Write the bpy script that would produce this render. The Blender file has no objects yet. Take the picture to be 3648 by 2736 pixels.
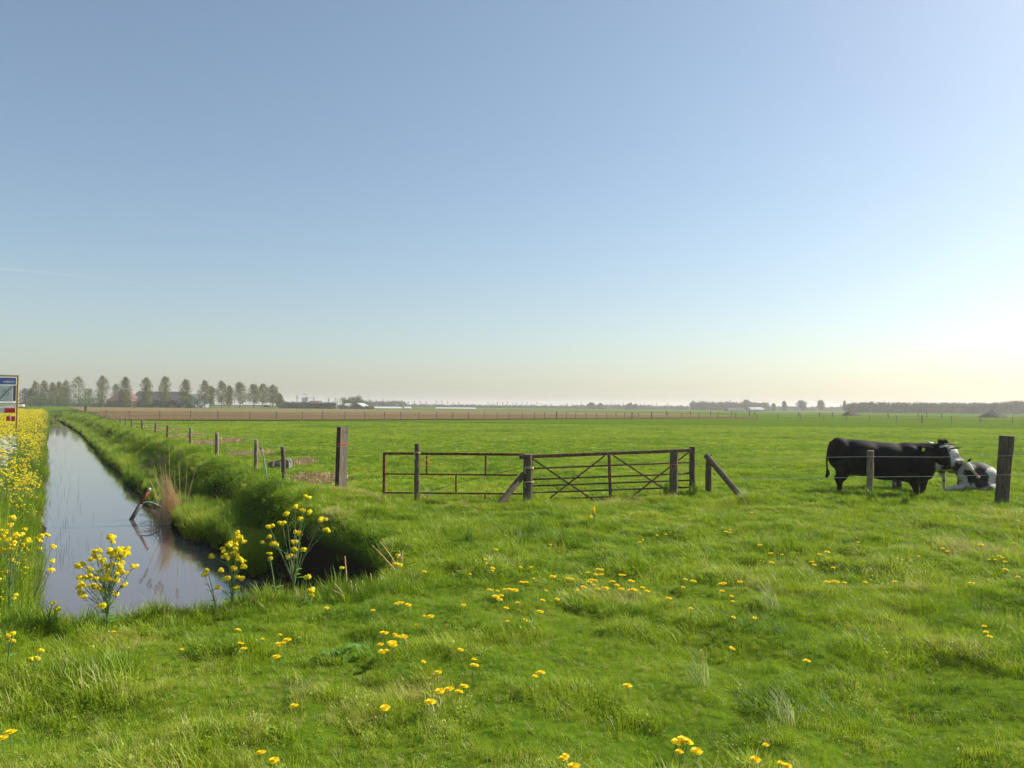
import bpy, math, random
import numpy as np
from mathutils import Matrix, Vector

# ------------------------------------------------------------------ camera, sky, sun, exposure
SC = bpy.context.scene
F = 796.0                                   # focal length in pixels of the 1024 x 768 picture
CAMZ = 2.0
PITCH = math.radians(1.62)
ROLL = math.radians(0.52)
cd = bpy.data.cameras.new("Camera"); cam = bpy.data.objects.new("Camera", cd)
SC.collection.objects.link(cam); SC.camera = cam
cd.sensor_width = 36.0; cd.lens = F/1024*36.0; cd.clip_start = 0.05; cd.clip_end = 40000
RM = Matrix.Rotation(math.pi/2+PITCH, 3, 'X') @ Matrix.Rotation(ROLL, 3, 'Z')
cam.matrix_world = Matrix.Translation((0, 0, CAMZ)) @ RM.to_4x4()

SUN_EL = math.radians(38); SUN_AZ = math.radians(66)      # azimuth measured right of the view direction
W = bpy.data.worlds.new("World"); SC.world = W; W.use_nodes = True
nt = W.node_tree; bg = nt.nodes['Background']
sky = nt.nodes.new('ShaderNodeTexSky'); sky.sky_type = 'NISHITA'; sky.sun_disc = False
sky.sun_elevation = SUN_EL; sky.sun_rotation = SUN_AZ
sky.air_density = 1.0; sky.dust_density = 1.35; sky.ozone_density = 1.1; sky.altitude = 0
# thin high haze: the clear sky plus a little even milky white
mxs = nt.nodes.new('ShaderNodeMix'); mxs.data_type = 'RGBA'; mxs.inputs[0].default_value = 0.055
nt.links.new(sky.outputs[0], mxs.inputs[6]); mxs.inputs[7].default_value = (7.6, 8.0, 8.4, 1)
tnt = nt.nodes.new('ShaderNodeMix'); tnt.data_type = 'RGBA'; tnt.blend_type = 'MULTIPLY'; tnt.inputs[0].default_value = 1.0
nt.links.new(mxs.outputs[2], tnt.inputs[6]); tnt.inputs[7].default_value = (0.955, 1.008, 1.005, 1)
nt.links.new(tnt.outputs[2], bg.inputs[0]); bg.inputs[1].default_value = 0.082
sl = bpy.data.lights.new("Sun", 'SUN'); sun = bpy.data.objects.new("Sun", sl); SC.collection.objects.link(sun)
sl.energy = 4.8; sl.angle = math.radians(0.6); sl.color = (1.0, 0.94, 0.84)
sd = Vector((math.sin(SUN_AZ)*math.cos(SUN_EL), math.cos(SUN_AZ)*math.cos(SUN_EL), math.sin(SUN_EL)))
sun.rotation_euler = sd.to_track_quat('Z', 'Y').to_euler()
sun.location = sd*60
SC.view_settings.view_transform = 'Standard'; SC.view_settings.look = 'None'
SC.view_settings.exposure = 0.72; SC.view_settings.gamma = 1.0
SC.render.engine = 'CYCLES'
SC.cycles.max_bounces = 8; SC.cycles.transparent_max_bounces = 12; SC.cycles.volume_bounces = 0

rng = np.random.default_rng(7); random.seed(7)

# ------------------------------------------------------------------ helpers
def ray(px, py):
    d = RM @ Vector(((px-512)/F, -(py-384)/F, -1.0)); return d
def gp(px, py, z=0.0):                      # where the sight line of a pixel meets height z
    d = ray(px, py); t = (z-CAMZ)/d.z; return Vector((d.x*t, d.y*t, z))
def ap(px, py, D):                          # the point at forward distance D on that sight line
    d = ray(px, py); t = D/d.y; return Vector((d.x*t, D, CAMZ+d.z*t))
def hy(px): return 384 + F*math.tan(PITCH) - 0.0 + (px-512)*math.tan(ROLL)
def xat(px, D): return ap(px, hy(px), D).x
def src(x, y): return x/3.5625, y/3.5625
def tag(o, label=None, cat=None, group=None, kind=None):
    if label: o['label'] = label
    if cat: o['category'] = cat
    if group: o['group'] = group
    if kind: o['kind'] = kind
    return o
def empty(name, loc, label, cat, group=None, rz=0.0):
    o = bpy.data.objects.new(name, None); SC.collection.objects.link(o)
    o.empty_display_size = 0.2; o.location = loc; o.rotation_euler = (0, 0, rz)
    return tag(o, label, cat, group)
def copy_tree(o, loc, rz=None, label=None, scale=None):
    c = o.copy(); SC.collection.objects.link(c); c.location = loc
    if rz is not None: c.rotation_euler = (c.rotation_euler.x, c.rotation_euler.y, rz)
    if scale is not None: c.scale = (scale,)*3 if not hasattr(scale, '__len__') else scale
    if label: c['label'] = label
    for ch in o.children:
        k = ch.copy(); SC.collection.objects.link(k); k.parent = c
        for g in ch.children:
            q = g.copy(); SC.collection.objects.link(q); q.parent = k
    return c

class MB:
    def __init__(s): s.v = []; s.f = []; s.m = []; s.cm = 0
    def add(s, vs, fs):
        o = len(s.v); s.v.extend([tuple(p) for p in vs])
        for f in fs: s.f.append(tuple(i+o for i in f)); s.m.append(s.cm)
    def box(s, c, d, R=None):
        R = R or Matrix.Identity(3); hx, hy_, hz = d[0]/2, d[1]/2, d[2]/2
        vs = [Vector(c)+R @ Vector((x*hx, y*hy_, z*hz)) for x in (-1, 1) for y in (-1, 1) for z in (-1, 1)]
        s.add(vs, [(0, 1, 3, 2), (4, 6, 7, 5), (0, 4, 5, 1), (2, 3, 7, 6), (0, 2, 6, 4), (1, 5, 7, 3)])
    def tube(s, pts, rad, n=8, cap=True, flat=1.0):
        pts = [Vector(p) for p in pts]
        if not hasattr(rad, '__len__'): rad = [rad]*len(pts)
        rings = []; a = None
        for i, p in enumerate(pts):
            t = (pts[min(i+1, len(pts)-1)]-pts[max(i-1, 0)]).normalized()
            if a is None:
                a = Vector((0, 1, 0)) if abs(t.y) < 0.8 else Vector((1, 0, 0))
            a = (a - t*a.dot(t)).normalized(); b = t.cross(a)
            rings.append([p+(a*math.cos(q)+b*math.sin(q)*flat)*rad[i] for q in [2*math.pi*k/n for k in range(n)]])
        vs = [q for r in rings for q in r]; fs = []
        for i in range(len(pts)-1):
            for k in range(n):
                fs.append((i*n+k, i*n+(k+1) % n, (i+1)*n+(k+1) % n, (i+1)*n+k))
        if cap: fs.append(tuple(range(n-1, -1, -1))); fs.append(tuple((len(pts)-1)*n+k for k in range(n)))
        s.add(vs, fs)
    def ball(s, c, r, n=8, m=5, R=None):
        r = (r, r, r) if not hasattr(r, '__len__') else r; R = R or Matrix.Identity(3); c = Vector(c)
        vs = [c+R @ Vector((0, 0, r[2]))]
        for i in range(1, m):
            ph = math.pi*i/m
            for k in range(n):
                th = 2*math.pi*k/n
                vs.append(c+R @ Vector((r[0]*math.sin(ph)*math.cos(th), r[1]*math.sin(ph)*math.sin(th), r[2]*math.cos(ph))))
        vs.append(c+R @ Vector((0, 0, -r[2]))); fs = []
        for k in range(n):
            fs.append((0, 1+k, 1+(k+1) % n))
            for i in range(m-2):
                fs.append((1+i*n+k, 1+(i+1)*n+k, 1+(i+1)*n+(k+1) % n, 1+i*n+(k+1) % n))
            fs.append((1+(m-2)*n+k, len(vs)-1, 1+(m-2)*n+(k+1) % n))
        s.add(vs, fs)
    def quad(s, c, a, b): c, a, b = Vector(c), Vector(a), Vector(b); s.add([c-a-b, c+a-b, c+a+b, c-a+b], [(0, 1, 2, 3)])
    def prism(s, poly, depth):              # poly in x,z; extruded along y
        n = len(poly); vs = [(x, -depth/2, z) for x, z in poly]+[(x, depth/2, z) for x, z in poly]
        fs = [tuple(range(n)), tuple(range(2*n-1, n-1, -1))]+[(i, i+n, (i+1) % n+n, (i+1) % n) for i in range(n)]
        s.add(vs, fs)
    def mesh(s, name, mats):
        me = bpy.data.meshes.new(name); me.from_pydata(s.v, [], s.f)
        for m in (mats if isinstance(mats, (list, tuple)) else [mats]): me.materials.append(m)
        if len(me.materials) > 1: me.polygons.foreach_set('material_index', s.m)
        me.update(); return me
    def build(s, name, mats, parent=None, smooth=False, loc=None):
        me = s.mesh(name, mats); o = bpy.data.objects.new(name, me); SC.collection.objects.link(o)
        if smooth: me.polygons.foreach_set('use_smooth', [True]*len(me.polygons))
        if parent is not None: o.parent = parent
        if loc is not None: o.location = loc
        return o
def npmesh(name, V, Fq, mats):              # numpy verts, list of face arrays (k x n)
    me = bpy.data.meshes.new(name)
    tot = [np.full(len(a), a.shape[1]) for a in Fq]; tot = np.concatenate(tot)
    loops = np.concatenate([a.ravel() for a in Fq])
    me.vertices.add(len(V)); me.vertices.foreach_set('co', np.asarray(V, np.float32).ravel())
    me.loops.add(len(loops)); me.loops.foreach_set('vertex_index', loops.astype(np.int32))
    me.polygons.add(len(tot)); st = np.concatenate([[0], np.cumsum(tot)[:-1]])
    me.polygons.foreach_set('loop_start', st.astype(np.int32))
    for m in (mats if isinstance(mats, (list, tuple)) else [mats]): me.materials.append(m)
    me.update(calc_edges=True); return me

def vnoise(x, y, seed=0):
    x = np.asarray(x, float); y = np.asarray(y, float)
    xi = np.floor(x).astype(np.int64); yi = np.floor(y).astype(np.int64); fx = x-xi; fy = y-yi
    fx = fx*fx*(3-2*fx); fy = fy*fy*(3-2*fy)
    def h(a, b):
        n = (a*374761393+b*668265263+seed*1442695041) & 0xffffffff
        n = ((n ^ (n >> 13))*1274126177) & 0xffffffff
        return ((n ^ (n >> 16)) & 0xffff)/65535.0
    return (h(xi, yi)*(1-fx)+h(xi+1, yi)*fx)*(1-fy)+(h(xi, yi+1)*(1-fx)+h(xi+1, yi+1)*fx)*fy
def fbm(x, y, seed=0, o=3):
    s = 0; a = 0.5; t = 0
    for i in range(o): s = s+a*vnoise(np.asarray(x)*2**i+17*i, np.asarray(y)*2**i, seed+i); t += a; a *= .5
    return s/t

# ------------------------------------------------------------------ materials
def newmat(name):
    m = bpy.data.materials.new(name); m.use_nodes = True
    return m, m.node_tree, m.node_tree.nodes['Principled BSDF']
def noisemat(name, c1, c2, scale=5.0, rough=0.85, bump=0.0, c3=None, coord='Object', stretch=(1, 1, 1), spec=0.3, metallic=0, detail=5, lo=.35, hi=.65):
    m, t, p = newmat(name); N = t.nodes; L = t.links
    tc = N.new('ShaderNodeTexCoord'); mp = N.new('ShaderNodeMapping'); mp.inputs['Scale'].default_value = stretch
    L.new(tc.outputs[coord], mp.inputs[0])
    n = N.new('ShaderNodeTexNoise'); n.inputs['Scale'].default_value = scale; n.inputs['Detail'].default_value = detail
    L.new(mp.outputs[0], n.inputs['Vector'])
    r = N.new('ShaderNodeValToRGB'); r.color_ramp.elements[0].color = (*c1, 1); r.color_ramp.elements[1].color = (*c2, 1)
    r.color_ramp.elements[0].position = lo; r.color_ramp.elements[1].position = hi
    if c3: e = r.color_ramp.elements.new(0.5*(lo+hi)); e.color = (*c3, 1)
    L.new(n.outputs[0], r.inputs[0]); L.new(r.outputs[0], p.inputs['Base Color'])
    p.inputs['Roughness'].default_value = rough; p.inputs['Specular IOR Level'].default_value = spec
    p.inputs['Metallic'].default_value = metallic
    if bump:
        b = N.new('ShaderNodeBump'); b.inputs['Strength'].default_value = bump; b.inputs['Distance'].default_value = 0.02
        L.new(n.outputs[0], b.inputs['Height']); L.new(b.outputs[0], p.inputs['Normal'])
    return m
def leafmat(name, cols, transl=0.45, rough=0.5, gloss=0.08, attr='tint', scale=None):
    """thin foliage: reflected and transmitted light; colour varies with a per-plant tint"""
    m = bpy.data.materials.new(name); m.use_nodes = True; t = m.node_tree; N = t.nodes; L = t.links; N.clear()
    out = N.new('ShaderNodeOutputMaterial')
    r = N.new('ShaderNodeValToRGB'); cr = r.color_ramp
    for i, c in enumerate(cols):
        pos = i/(len(cols)-1)
        e = cr.elements[i] if i < 2 and len(cols) == 2 else None
        if i == 0: e = cr.elements[0]
        elif i == len(cols)-1: e = cr.elements[-1]
        else: e = cr.elements.new(pos)
        e.position = pos; e.color = (*c, 1)
    if attr:
        a = N.new('ShaderNodeAttribute'); a.attribute_type = 'INSTANCER'; a.attribute_name = attr
        g = N.new('ShaderNodeTexNoise'); g.inputs['Scale'].default_value = 90; g.inputs['Detail'].default_value = 1
        tc = N.new('ShaderNodeTexCoord'); L.new(tc.outputs['Object'], g.inputs['Vector'])
        ma = N.new('ShaderNodeMath'); ma.operation = 'MULTIPLY_ADD'; ma.inputs[1].default_value = 0.35; ma.inputs[2].default_value = -0.175
        L.new(g.outputs[0], ma.inputs[0]); ad = N.new('ShaderNodeMath'); ad.operation = 'ADD'
        L.new(a.outputs['Fac'], ad.inputs[0]); L.new(ma.outputs[0], ad.inputs[1]); L.new(ad.outputs[0], r.inputs[0])
    else:
        g = N.new('ShaderNodeTexNoise'); g.inputs['Scale'].default_value = scale or 1.0; g.inputs['Detail'].default_value = 3
        tc = N.new('ShaderNodeTexCoord'); L.new(tc.outputs['Object'], g.inputs['Vector'])
        mr = N.new('ShaderNodeMapRange'); mr.inputs[1].default_value = .3; mr.inputs[2].default_value = .7
        L.new(g.outputs[0], mr.inputs[0]); L.new(mr.outputs[0], r.inputs[0])
    d = N.new('ShaderNodeBsdfDiffuse'); tr = N.new('ShaderNodeBsdfTranslucent'); gl = N.new('ShaderNodeBsdfGlossy')
    gl.inputs['Roughness'].default_value = rough; gl.inputs['Color'].default_value = (1, 1, 1, 1)
    L.new(r.outputs[0], d.inputs[0]); L.new(r.outputs[0], tr.inputs[0])
    m1 = N.new('ShaderNodeMixShader'); m1.inputs[0].default_value = transl
    L.new(d.outputs[0], m1.inputs[1]); L.new(tr.outputs[0], m1.inputs[2])
    m2 = N.new('ShaderNodeMixShader'); m2.inputs[0].default_value = gloss
    L.new(m1.outputs[0], m2.inputs[1]); L.new(gl.outputs[0], m2.inputs[2]); L.new(m2.outputs[0], out.inputs[0])
    return m
def plain(name, c, rough=0.6, spec=0.4, metallic=0.0):
    return noisemat(name, tuple(x*0.88 for x in c), tuple(min(1, x*1.08) for x in c), 14, rough, spec=spec, metallic=metallic)

# ground colour: pasture green, mud on the ditch sides and bed
def ground_material():
    m, t, p = newmat('pasture_ground'); N = t.nodes; L = t.links
    tc = N.new('ShaderNodeTexCoord')
    def noise(scale, detail, lo, hi, vec=None):
        n = N.new('ShaderNodeTexNoise'); n.inputs['Scale'].default_value = scale; n.inputs['Detail'].default_value = detail
        L.new(vec or tc.outputs['Object'], n.inputs['Vector'])
        r = N.new('ShaderNodeMapRange'); r.inputs[1].default_value = lo; r.inputs[2].default_value = hi
        L.new(n.outputs[0], r.inputs[0]); return n, r.outputs[0]
    def mix(f, a, b):
        x = N.new('ShaderNodeMix'); x.data_type = 'RGBA'; L.new(f, x.inputs[0])
        for s, i in ((a, 6), (b, 7)):
            if isinstance(s, tuple): x.inputs[i].default_value = (*s, 1)
            else: L.new(s, x.inputs[i])
        return x.outputs[2]
    n1, f1 = noise(0.09, 6, .35, .65); n2, f2 = noise(0.9, 8, .38, .62); n3, f3 = noise(9, 6, .45, .75)
    c = mix(f1, (0.066, 0.118, 0.007), (0.125, 0.170, 0.013))
    c = mix(f2, c, (0.085, 0.135, 0.011))
    c = mix(f3, c, (0.05, 0.095, 0.011))
    mp = N.new('ShaderNodeMapping'); mp.inputs['Scale'].default_value = (0.3, 1.6, 1); L.new(tc.outputs['Object'], mp.inputs[0])
    n5, f5 = noise(0.5, 8, .5, .75, mp.outputs[0])
    c = mix(f5, c, (0.065, 0.13, 0.011))
    ba = N.new('ShaderNodeAttribute'); ba.attribute_name = 'bare'; c = mix(ba.outputs['Fac'], c, (0.14, 0.105, 0.055))
    sx = N.new('ShaderNodeSeparateXYZ'); L.new(tc.outputs['Object'], sx.inputs[0])
    mr = N.new('ShaderNodeMapRange'); mr.inputs[1].default_value = -0.10; mr.inputs[2].default_value = -0.32; L.new(sx.outputs[2], mr.inputs[0])
    c = mix(mr.outputs[0], c, (0.030, 0.024, 0.014))
    L.new(c, p.inputs['Base Color']); p.inputs['Roughness'].default_value = 1; p.inputs['Specular IOR Level'].default_value = 0.0
    b = N.new('ShaderNodeBump'); b.inputs['Strength'].default_value = 0.9; b.inputs['Distance'].default_value = 0.10
    L.new(n2.outputs[0], b.inputs['Height'])
    b2 = N.new('ShaderNodeBump'); b2.inputs['Strength'].default_value = 0.7; b2.inputs['Distance'].default_value = 0.04
    L.new(n3.outputs[0], b2.inputs['Height']); L.new(b.outputs[0], b2.inputs['Normal']); L.new(b2.outputs[0], p.inputs['Normal'])
    return m

G1, G2, G3 = (0.06, 0.15, 0.012), (0.14, 0.27, 0.022), (0.24, 0.32, 0.05)
M_grass = leafmat('grass_blades', [(0.08, 0.165, 0.008), (0.185, 0.30, 0.009), (0.28, 0.385, 0.012), (0.36, 0.42, 0.03), (0.46, 0.40, 0.17)], 0.42, 0.5, 0.022)
M_tuss = leafmat('tussock_blades', [(0.08, 0.17, 0.008), (0.20, 0.31, 0.012)], 0.45, 0.4, 0.02, None, 9)
M_dry = leafmat('dry_straw', [(0.25, 0.17, 0.06), (0.38, 0.28, 0.11), (0.52, 0.43, 0.24)], 0.25, 0.5, 0.05)
M_rush = leafmat('pale_rush_blades', [(0.20, 0.30, 0.04), (0.32, 0.38, 0.12), (0.5, 0.48, 0.26)], 0.5, 0.4, 0.03, None, 12)
M_leaf = leafmat('broad_leaves', [(0.09, 0.22, 0.008), (0.16, 0.34, 0.015)], 0.4, 0.35, 0.07, None, 8)
M_petal = leafmat('yellow_petals', [(0.86, 0.72, 0.01), (0.92, 0.82, 0.03)], 0.45, 0.6, 0.02, None, 30)
M_dpetal = leafmat('dandelion_petals', [(0.93, 0.68, 0.008), (0.95, 0.80, 0.015)], 0.4, 0.6, 0.02, None, 80)
M_white = leafmat('white_umbels', [(0.55, 0.58, 0.42), (0.75, 0.76, 0.66)], 0.3, 0.6, 0.02, None, 20)
M_stem = leafmat('green_stems', [(0.10, 0.17, 0.05), (0.18, 0.25, 0.09)], 0.1, 0.5, 0.04, None, 10)
M_reed = noisemat('dry_reed_stems', (0.42, 0.26, 0.13), (0.62, 0.44, 0.25), 30, .7)
M_plume = noisemat('reed_plumes', (0.22, 0.15, 0.11), (0.38, 0.27, 0.2), 40, .9)
M_wood = noisemat('weathered_wood', (0.10, 0.075, 0.05), (0.28, 0.22, 0.16), 9, .9, .5, stretch=(6, 6, .6))
M_woodm = noisemat('brown_grey_wood', (0.06, 0.046, 0.03), (0.17, 0.135, 0.092), 9, .9, .6, stretch=(6, 6, .6))
M_woodd = noisemat('dark_wood', (0.05, 0.037, 0.026), (0.15, 0.115, 0.08), 9, .9, .6, stretch=(6, 6, .6))
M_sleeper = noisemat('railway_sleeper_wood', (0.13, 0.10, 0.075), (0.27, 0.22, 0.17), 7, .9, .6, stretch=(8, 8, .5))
M_sleepd = noisemat('shaded_sleeper_wood', (0.03, 0.02, 0.014), (0.085, 0.055, 0.035), 7, .9, .6, stretch=(8, 8, .5))  # dark copy of the sleeper wood: shade of the unlit faces painted in
M_endgrain = noisemat('pale_end_grain', (0.34, 0.30, 0.22), (0.48, 0.43, 0.33), 30, .9)
M_rust = noisemat('rusty_iron', (0.06, 0.022, 0.014), (0.21, 0.072, 0.032), 16, .85, .4, metallic=.1)
M_rustd = noisemat('dark_rusty_iron', (0.04, 0.022, 0.015), (0.13, 0.062, 0.035), 16, .8, .4, metallic=.15)
M_wire = plain('galvanised_wire', (0.42, 0.42, 0.42), .35, .5, .6)
M_galv = plain('galvanised_steel', (0.24, 0.28, 0.29), .5, .5, .3)
M_orange = plain('orange_twine', (0.75, 0.16, 0.05), .7)
M_rope = plain('frayed_rope', (0.42, 0.34, 0.2), .9)
M_bark = noisemat('bark', (0.07, 0.055, 0.04), (0.17, 0.13, 0.10), 3, .95, .5, stretch=(3, 3, .5))

# ------------------------------------------------------------------ terrain
TH = math.atan(0.580); SN, CS = math.sin(TH), math.cos(TH)
def uv_of(x, y): return -np.asarray(x)*SN+np.asarray(y)*CS, np.asarray(x)*CS+np.asarray(y)*SN     # along / across the ditch
def xy_of(u, v): return -np.asarray(u)*SN+np.asarray(v)*CS, np.asarray(u)*CS+np.asarray(v)*SN
WZ = -1.1
U0, VL, VR = 8.35, -1.35, 4.15
def sstep(a, b, x): t = np.clip((x-a)/(b-a), 0, 1); return t*t*(3-2*t)
def height(x, y):
    x = np.asarray(x, float); y = np.asarray(y, float)
    u, v = uv_of(x, y); r = np.hypot(x, y)
    wob = (fbm(u*0.35, v*0+3, 5)-.5)*0.55
    tp_ = sstep(85, 160, u); wob = wob*(1-tp_)
    near = (u-U0-(fbm(v*0.9, v*0+9, 8)-.5)*.35)/0.75
    left = (v-VL-wob*.5-.7*tp_)/1.25
    # right side: plain steep bank near the end, a low berm farther along
    vr = VR+0.45*sstep(12, 20, u)-1.3*tp_+wob*.6-0.9*np.clip((10.8-u)/2.5, 0, 1)**2
    dr = (vr-v)
    steep = -1.1*np.clip(dr/0.62, 0, 3)
    dr = dr*(1+.45*(1-sstep(16.5, 20.5, u)))
    berm = -0.74*sstep(0, 1.15, dr)-0.06*np.clip(dr-1.1, 0, .9)-0.45*sstep(1.75, 2.05, dr)-np.clip(dr-2.05, 0, 1)*.5
    k = sstep(11.5, 16.5, u); zr = steep*(1-k)+berm*k
    zn = -1.1*np.clip(near, 0, 1.5); zl = -1.1*np.clip(left, 0, 1.5)*1.0
    z = np.maximum(np.maximum(zn, zl), zr); z = np.maximum(z, -1.55)
    z = np.maximum(z, -1.6+1.75*sstep(150, 172, u))
    inside = z < -0.02
    soft = np.minimum(z, 0)
    b = ((fbm(x*1.3, y*1.3, 21)-.5)*0.20+(vnoise(x*3.1, y*3.1, 22)-.5)*0.07+(fbm(x*.35, y*.35, 31)-.5)*0.16)*np.clip((60-r)/40, 0.0, 1)
    b = b+(fbm(x*.05, y*.05, 41)-.5)*0.12*np.clip((90-r)/40, 0, 1)
    b = b*np.where(inside, .6, 1)
    rise = 0.22*sstep(-2.0, -4.5, v)*sstep(300, 30, r)             # the verge climbs to the road
    bank = 0.10*np.exp(-((v-VR-.5)/.9)**2)*sstep(8, 11, u)*sstep(300, 60, u)
    return soft+b+rise+bank
def hz(x, y): return float(height(np.array([x]), np.array([y]))[0])

def axis(segs):
    a = [segs[0][0]]
    for (s, e, st) in segs:
        n = max(1, int(round((e-s)/st))); a += list(np.linspace(s, e, n+1)[1:])
    return np.array(a)
def geo(s, e, r=1.25, st=1.5):
    o = []; x = s
    while x < e: x += st; st *= r; o.append(min(x, e))
    return o
ua = axis([(2.0, 28, .11), (28, 60, .3), (60, 140, 1.0)]); ua = np.concatenate([-np.array(geo(-2.0, 2600, st=.6))[::-1], ua, geo(140, 2600)])
va = axis([(-6, -2, .3), (-2, 10, .10), (10, 20, .22)]); va = np.concatenate([-np.array(geo(6, 2600, 1.2, .5))[::-1], va, geo(20, 2600, 1.2, .4)])
UU, VV = np.meshgrid(ua, va, indexing='ij'); X, Y = xy_of(UU, VV); Z = height(X, Y)
nu, nv = UU.shape; idx = np.arange(nu*nv).reshape(nu, nv)
fq = np.stack([idx[:-1, :-1], idx[1:, :-1], idx[1:, 1:], idx[:-1, 1:]], -1).reshape(-1, 4)[:, ::-1]
# bare straw patches beside the fence: centre pixel, half width px, half height px
PATCH = []
for (dx_, dy_, w_, h_) in ((452, 958, 60, 11), (545, 984, 55, 8), (640, 1002, 55, 9), (700, 1036, 75, 12), (385, 944, 40, 6), (345, 930, 28, 4), (318, 922, 26, 3)):
    px, py = dx_/2.16, dy_/2.16; c = gp(px, py); w = (w_/2.16)/F*c.y; a = gp(px, py-h_/2.16); b_ = gp(px, py+h_/2.16)
    PATCH.append((c.x, c.y, w, (a.y-b_.y)/2*1.0))
def patchm(x, y):
    m = np.zeros(len(x))
    for (cx, cy, w, h) in PATCH:
        dd = ((x-cx)/w)**2+((y-cy)/h)**2; m = np.maximum(m, 1.15-dd+(fbm(x*1.5, y*1.5, 77)-.5)*1.0)
    return m

me = npmesh('ground', np.stack([X, Y, Z], -1).reshape(-1, 3), [fq], ground_material())
ba_ = me.attributes.new('bare', 'FLOAT', 'POINT'); ba_.data.foreach_set('value', np.clip(patchm(X.ravel(), Y.ravel())*1.6-.3, 0, 1).astype(np.float32))
me.polygons.foreach_set('use_smooth', [True]*len(me.polygons))
o = bpy.data.objects.new('ground', me); SC.collection.objects.link(o); tag(o, 'green pasture and grassy verge reaching to the horizon', kind='structure')

# water in the ditch
mw, t, p = newmat('ditch_water'); N = t.nodes; L = t.links
p.inputs['Base Color'].default_value = (0.115, 0.10, 0.095, 1); p.inputs['Roughness'].default_value = 0.025
p.inputs['IOR'].default_value = 1.45; p.inputs['Specular IOR Level'].default_value = 0.6
tc = N.new('ShaderNodeTexCoord'); n = N.new('ShaderNodeTexNoise'); n.inputs['Scale'].default_value = 2.5; n.inputs['Detail'].default_value = 3
b = N.new('ShaderNodeBump'); b.inputs['Strength'].default_value = 0.05; b.inputs['Distance'].default_value = 0.02
L.new(tc.outputs['Object'], n.inputs['Vector']); L.new(n.outputs[0], b.inputs['Height']); L.new(b.outputs[0], p.inputs['Normal'])
mb = MB(); q = [xy_of(u, v) for u, v in ((U0-.2, -1.6), (U0-.2, 4.3), (160, 4.3), (160, -1.6))]
mb.add([(float(a), float(c), WZ) for a, c in q], [(0, 1, 2, 3)])
o = mb.build('water', mw); tag(o, 'still grey water of the drainage ditch', kind='structure')

# road beyond the verge
M_asph = noisemat('asphalt', (0.13, 0.12, 0.11), (0.19, 0.175, 0.16), 3, .9)
us = np.concatenate([np.linspace(-60, 60, 25), np.linspace(70, 900, 60)]); vs_ = (-15.2, -8.6)
mb = MB()
for i in range(len(us)-1):
    P = []
    for (u, v) in ((us[i], vs_[0]), (us[i], vs_[1]), (us[i+1], vs_[1]), (us[i+1], vs_[0])):
        x, y = xy_of(u, v); P.append((float(x), float(y), 0.42))
    mb.add(P, [(0, 1, 2, 3)])
o = mb.build('road', M_asph); tag(o, 'pale grey road running beside the ditch', kind='structure')

# brown fields beyond the pasture
M_plough = noisemat('bare_soil_field', (0.12, 0.084, 0.044), (0.16, 0.115, 0.06), 0.15, 1, .3, spec=0, stretch=(.3, 2, 1))
M_stub = noisemat('dry_stubble_field', (0.15, 0.122, 0.058), (0.19, 0.155, 0.076), 0.1, 1, .3, spec=0, stretch=(.3, 2, 1))
def field(name, pts, mat, label, z):
    mb = MB(); mb.add([(p.x, p.y, z) for p in pts], [tuple(range(len(pts)))]); o = mb.build(name, mat); tag(o, label, kind='structure')
def fl(px, D): return Vector((xat(px, D), D, 0))
fx = [(62, 100), (120, 92), (190, 93), (300, 100), (463, 116), (600, 138), (700, 158), (760, 166)]
xf = [(62, 175), (250, 175), (463, 185), (600, 200), (700, 205), (745, 200)]
xb = [(52, 345), (250, 345), (463, 350), (560, 320), (640, 285), (700, 245), (740, 215)]
def fd(D, v=6.3): return Vector(((v-D*SN)/CS, D, 0))
fx, xf, xb = fx[1:], xf[1:], xb[1:]
field('soil_field', [fd(88)]+[fl(*a) for a in fx]+[fl(*a) for a in xf[::-1]]+[fd(175)], M_plough, 'reddish brown bare field behind the pasture', 0.10)
field('stubble_field', [fd(175)]+[fl(*a) for a in xf]+[fl(*a) for a in xb[::-1]]+[fd(345)], M_stub, 'tan dry field behind the reddish one', 0.11)

# ------------------------------------------------------------------ scattered ground cover (stuff)
def blade(mb, x, y, h, w, lean, az, curl=0.5):
    dx, dy = math.cos(az), math.sin(az); px, py = -dy, dx
    x1, y1 = x+dx*lean*h*.35, y+dy*lean*h*.35; x2, y2 = x+dx*lean*h, y+dy*lean*h; z2 = h*math.sqrt(max(.1, 1-lean*lean*.6))
    mb.add([(x-px*w/2, y-py*w/2, -.02), (x+px*w/2, y+py*w/2, -.02), (x1+px*w*.42, y1+py*w*.42, z2*.55), (x1-px*w*.42, y1-py*w*.42, z2*.55), (x2, y2, z2)],
           [(0, 1, 2, 3), (3, 2, 4)])
def tuft(name, n, r, h, w, mat, seed, leanmax=.8, wind=None):
    rd = random.Random(seed); mb = MB()
    for i in range(n):
        a = rd.uniform(0, 6.28); q = r*math.sqrt(rd.random())
        az = a+rd.uniform(-.9, .9) if wind is None else wind+rd.uniform(-.7, .7)
        blade(mb, q*math.cos(a), q*math.sin(a), h*rd.uniform(.45, 1.15), w*rd.uniform(.6, 1.2), rd.uniform(.05, leanmax), az)
    return bpy.data.objects.new(name, mb.mesh(name, mat))
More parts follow.
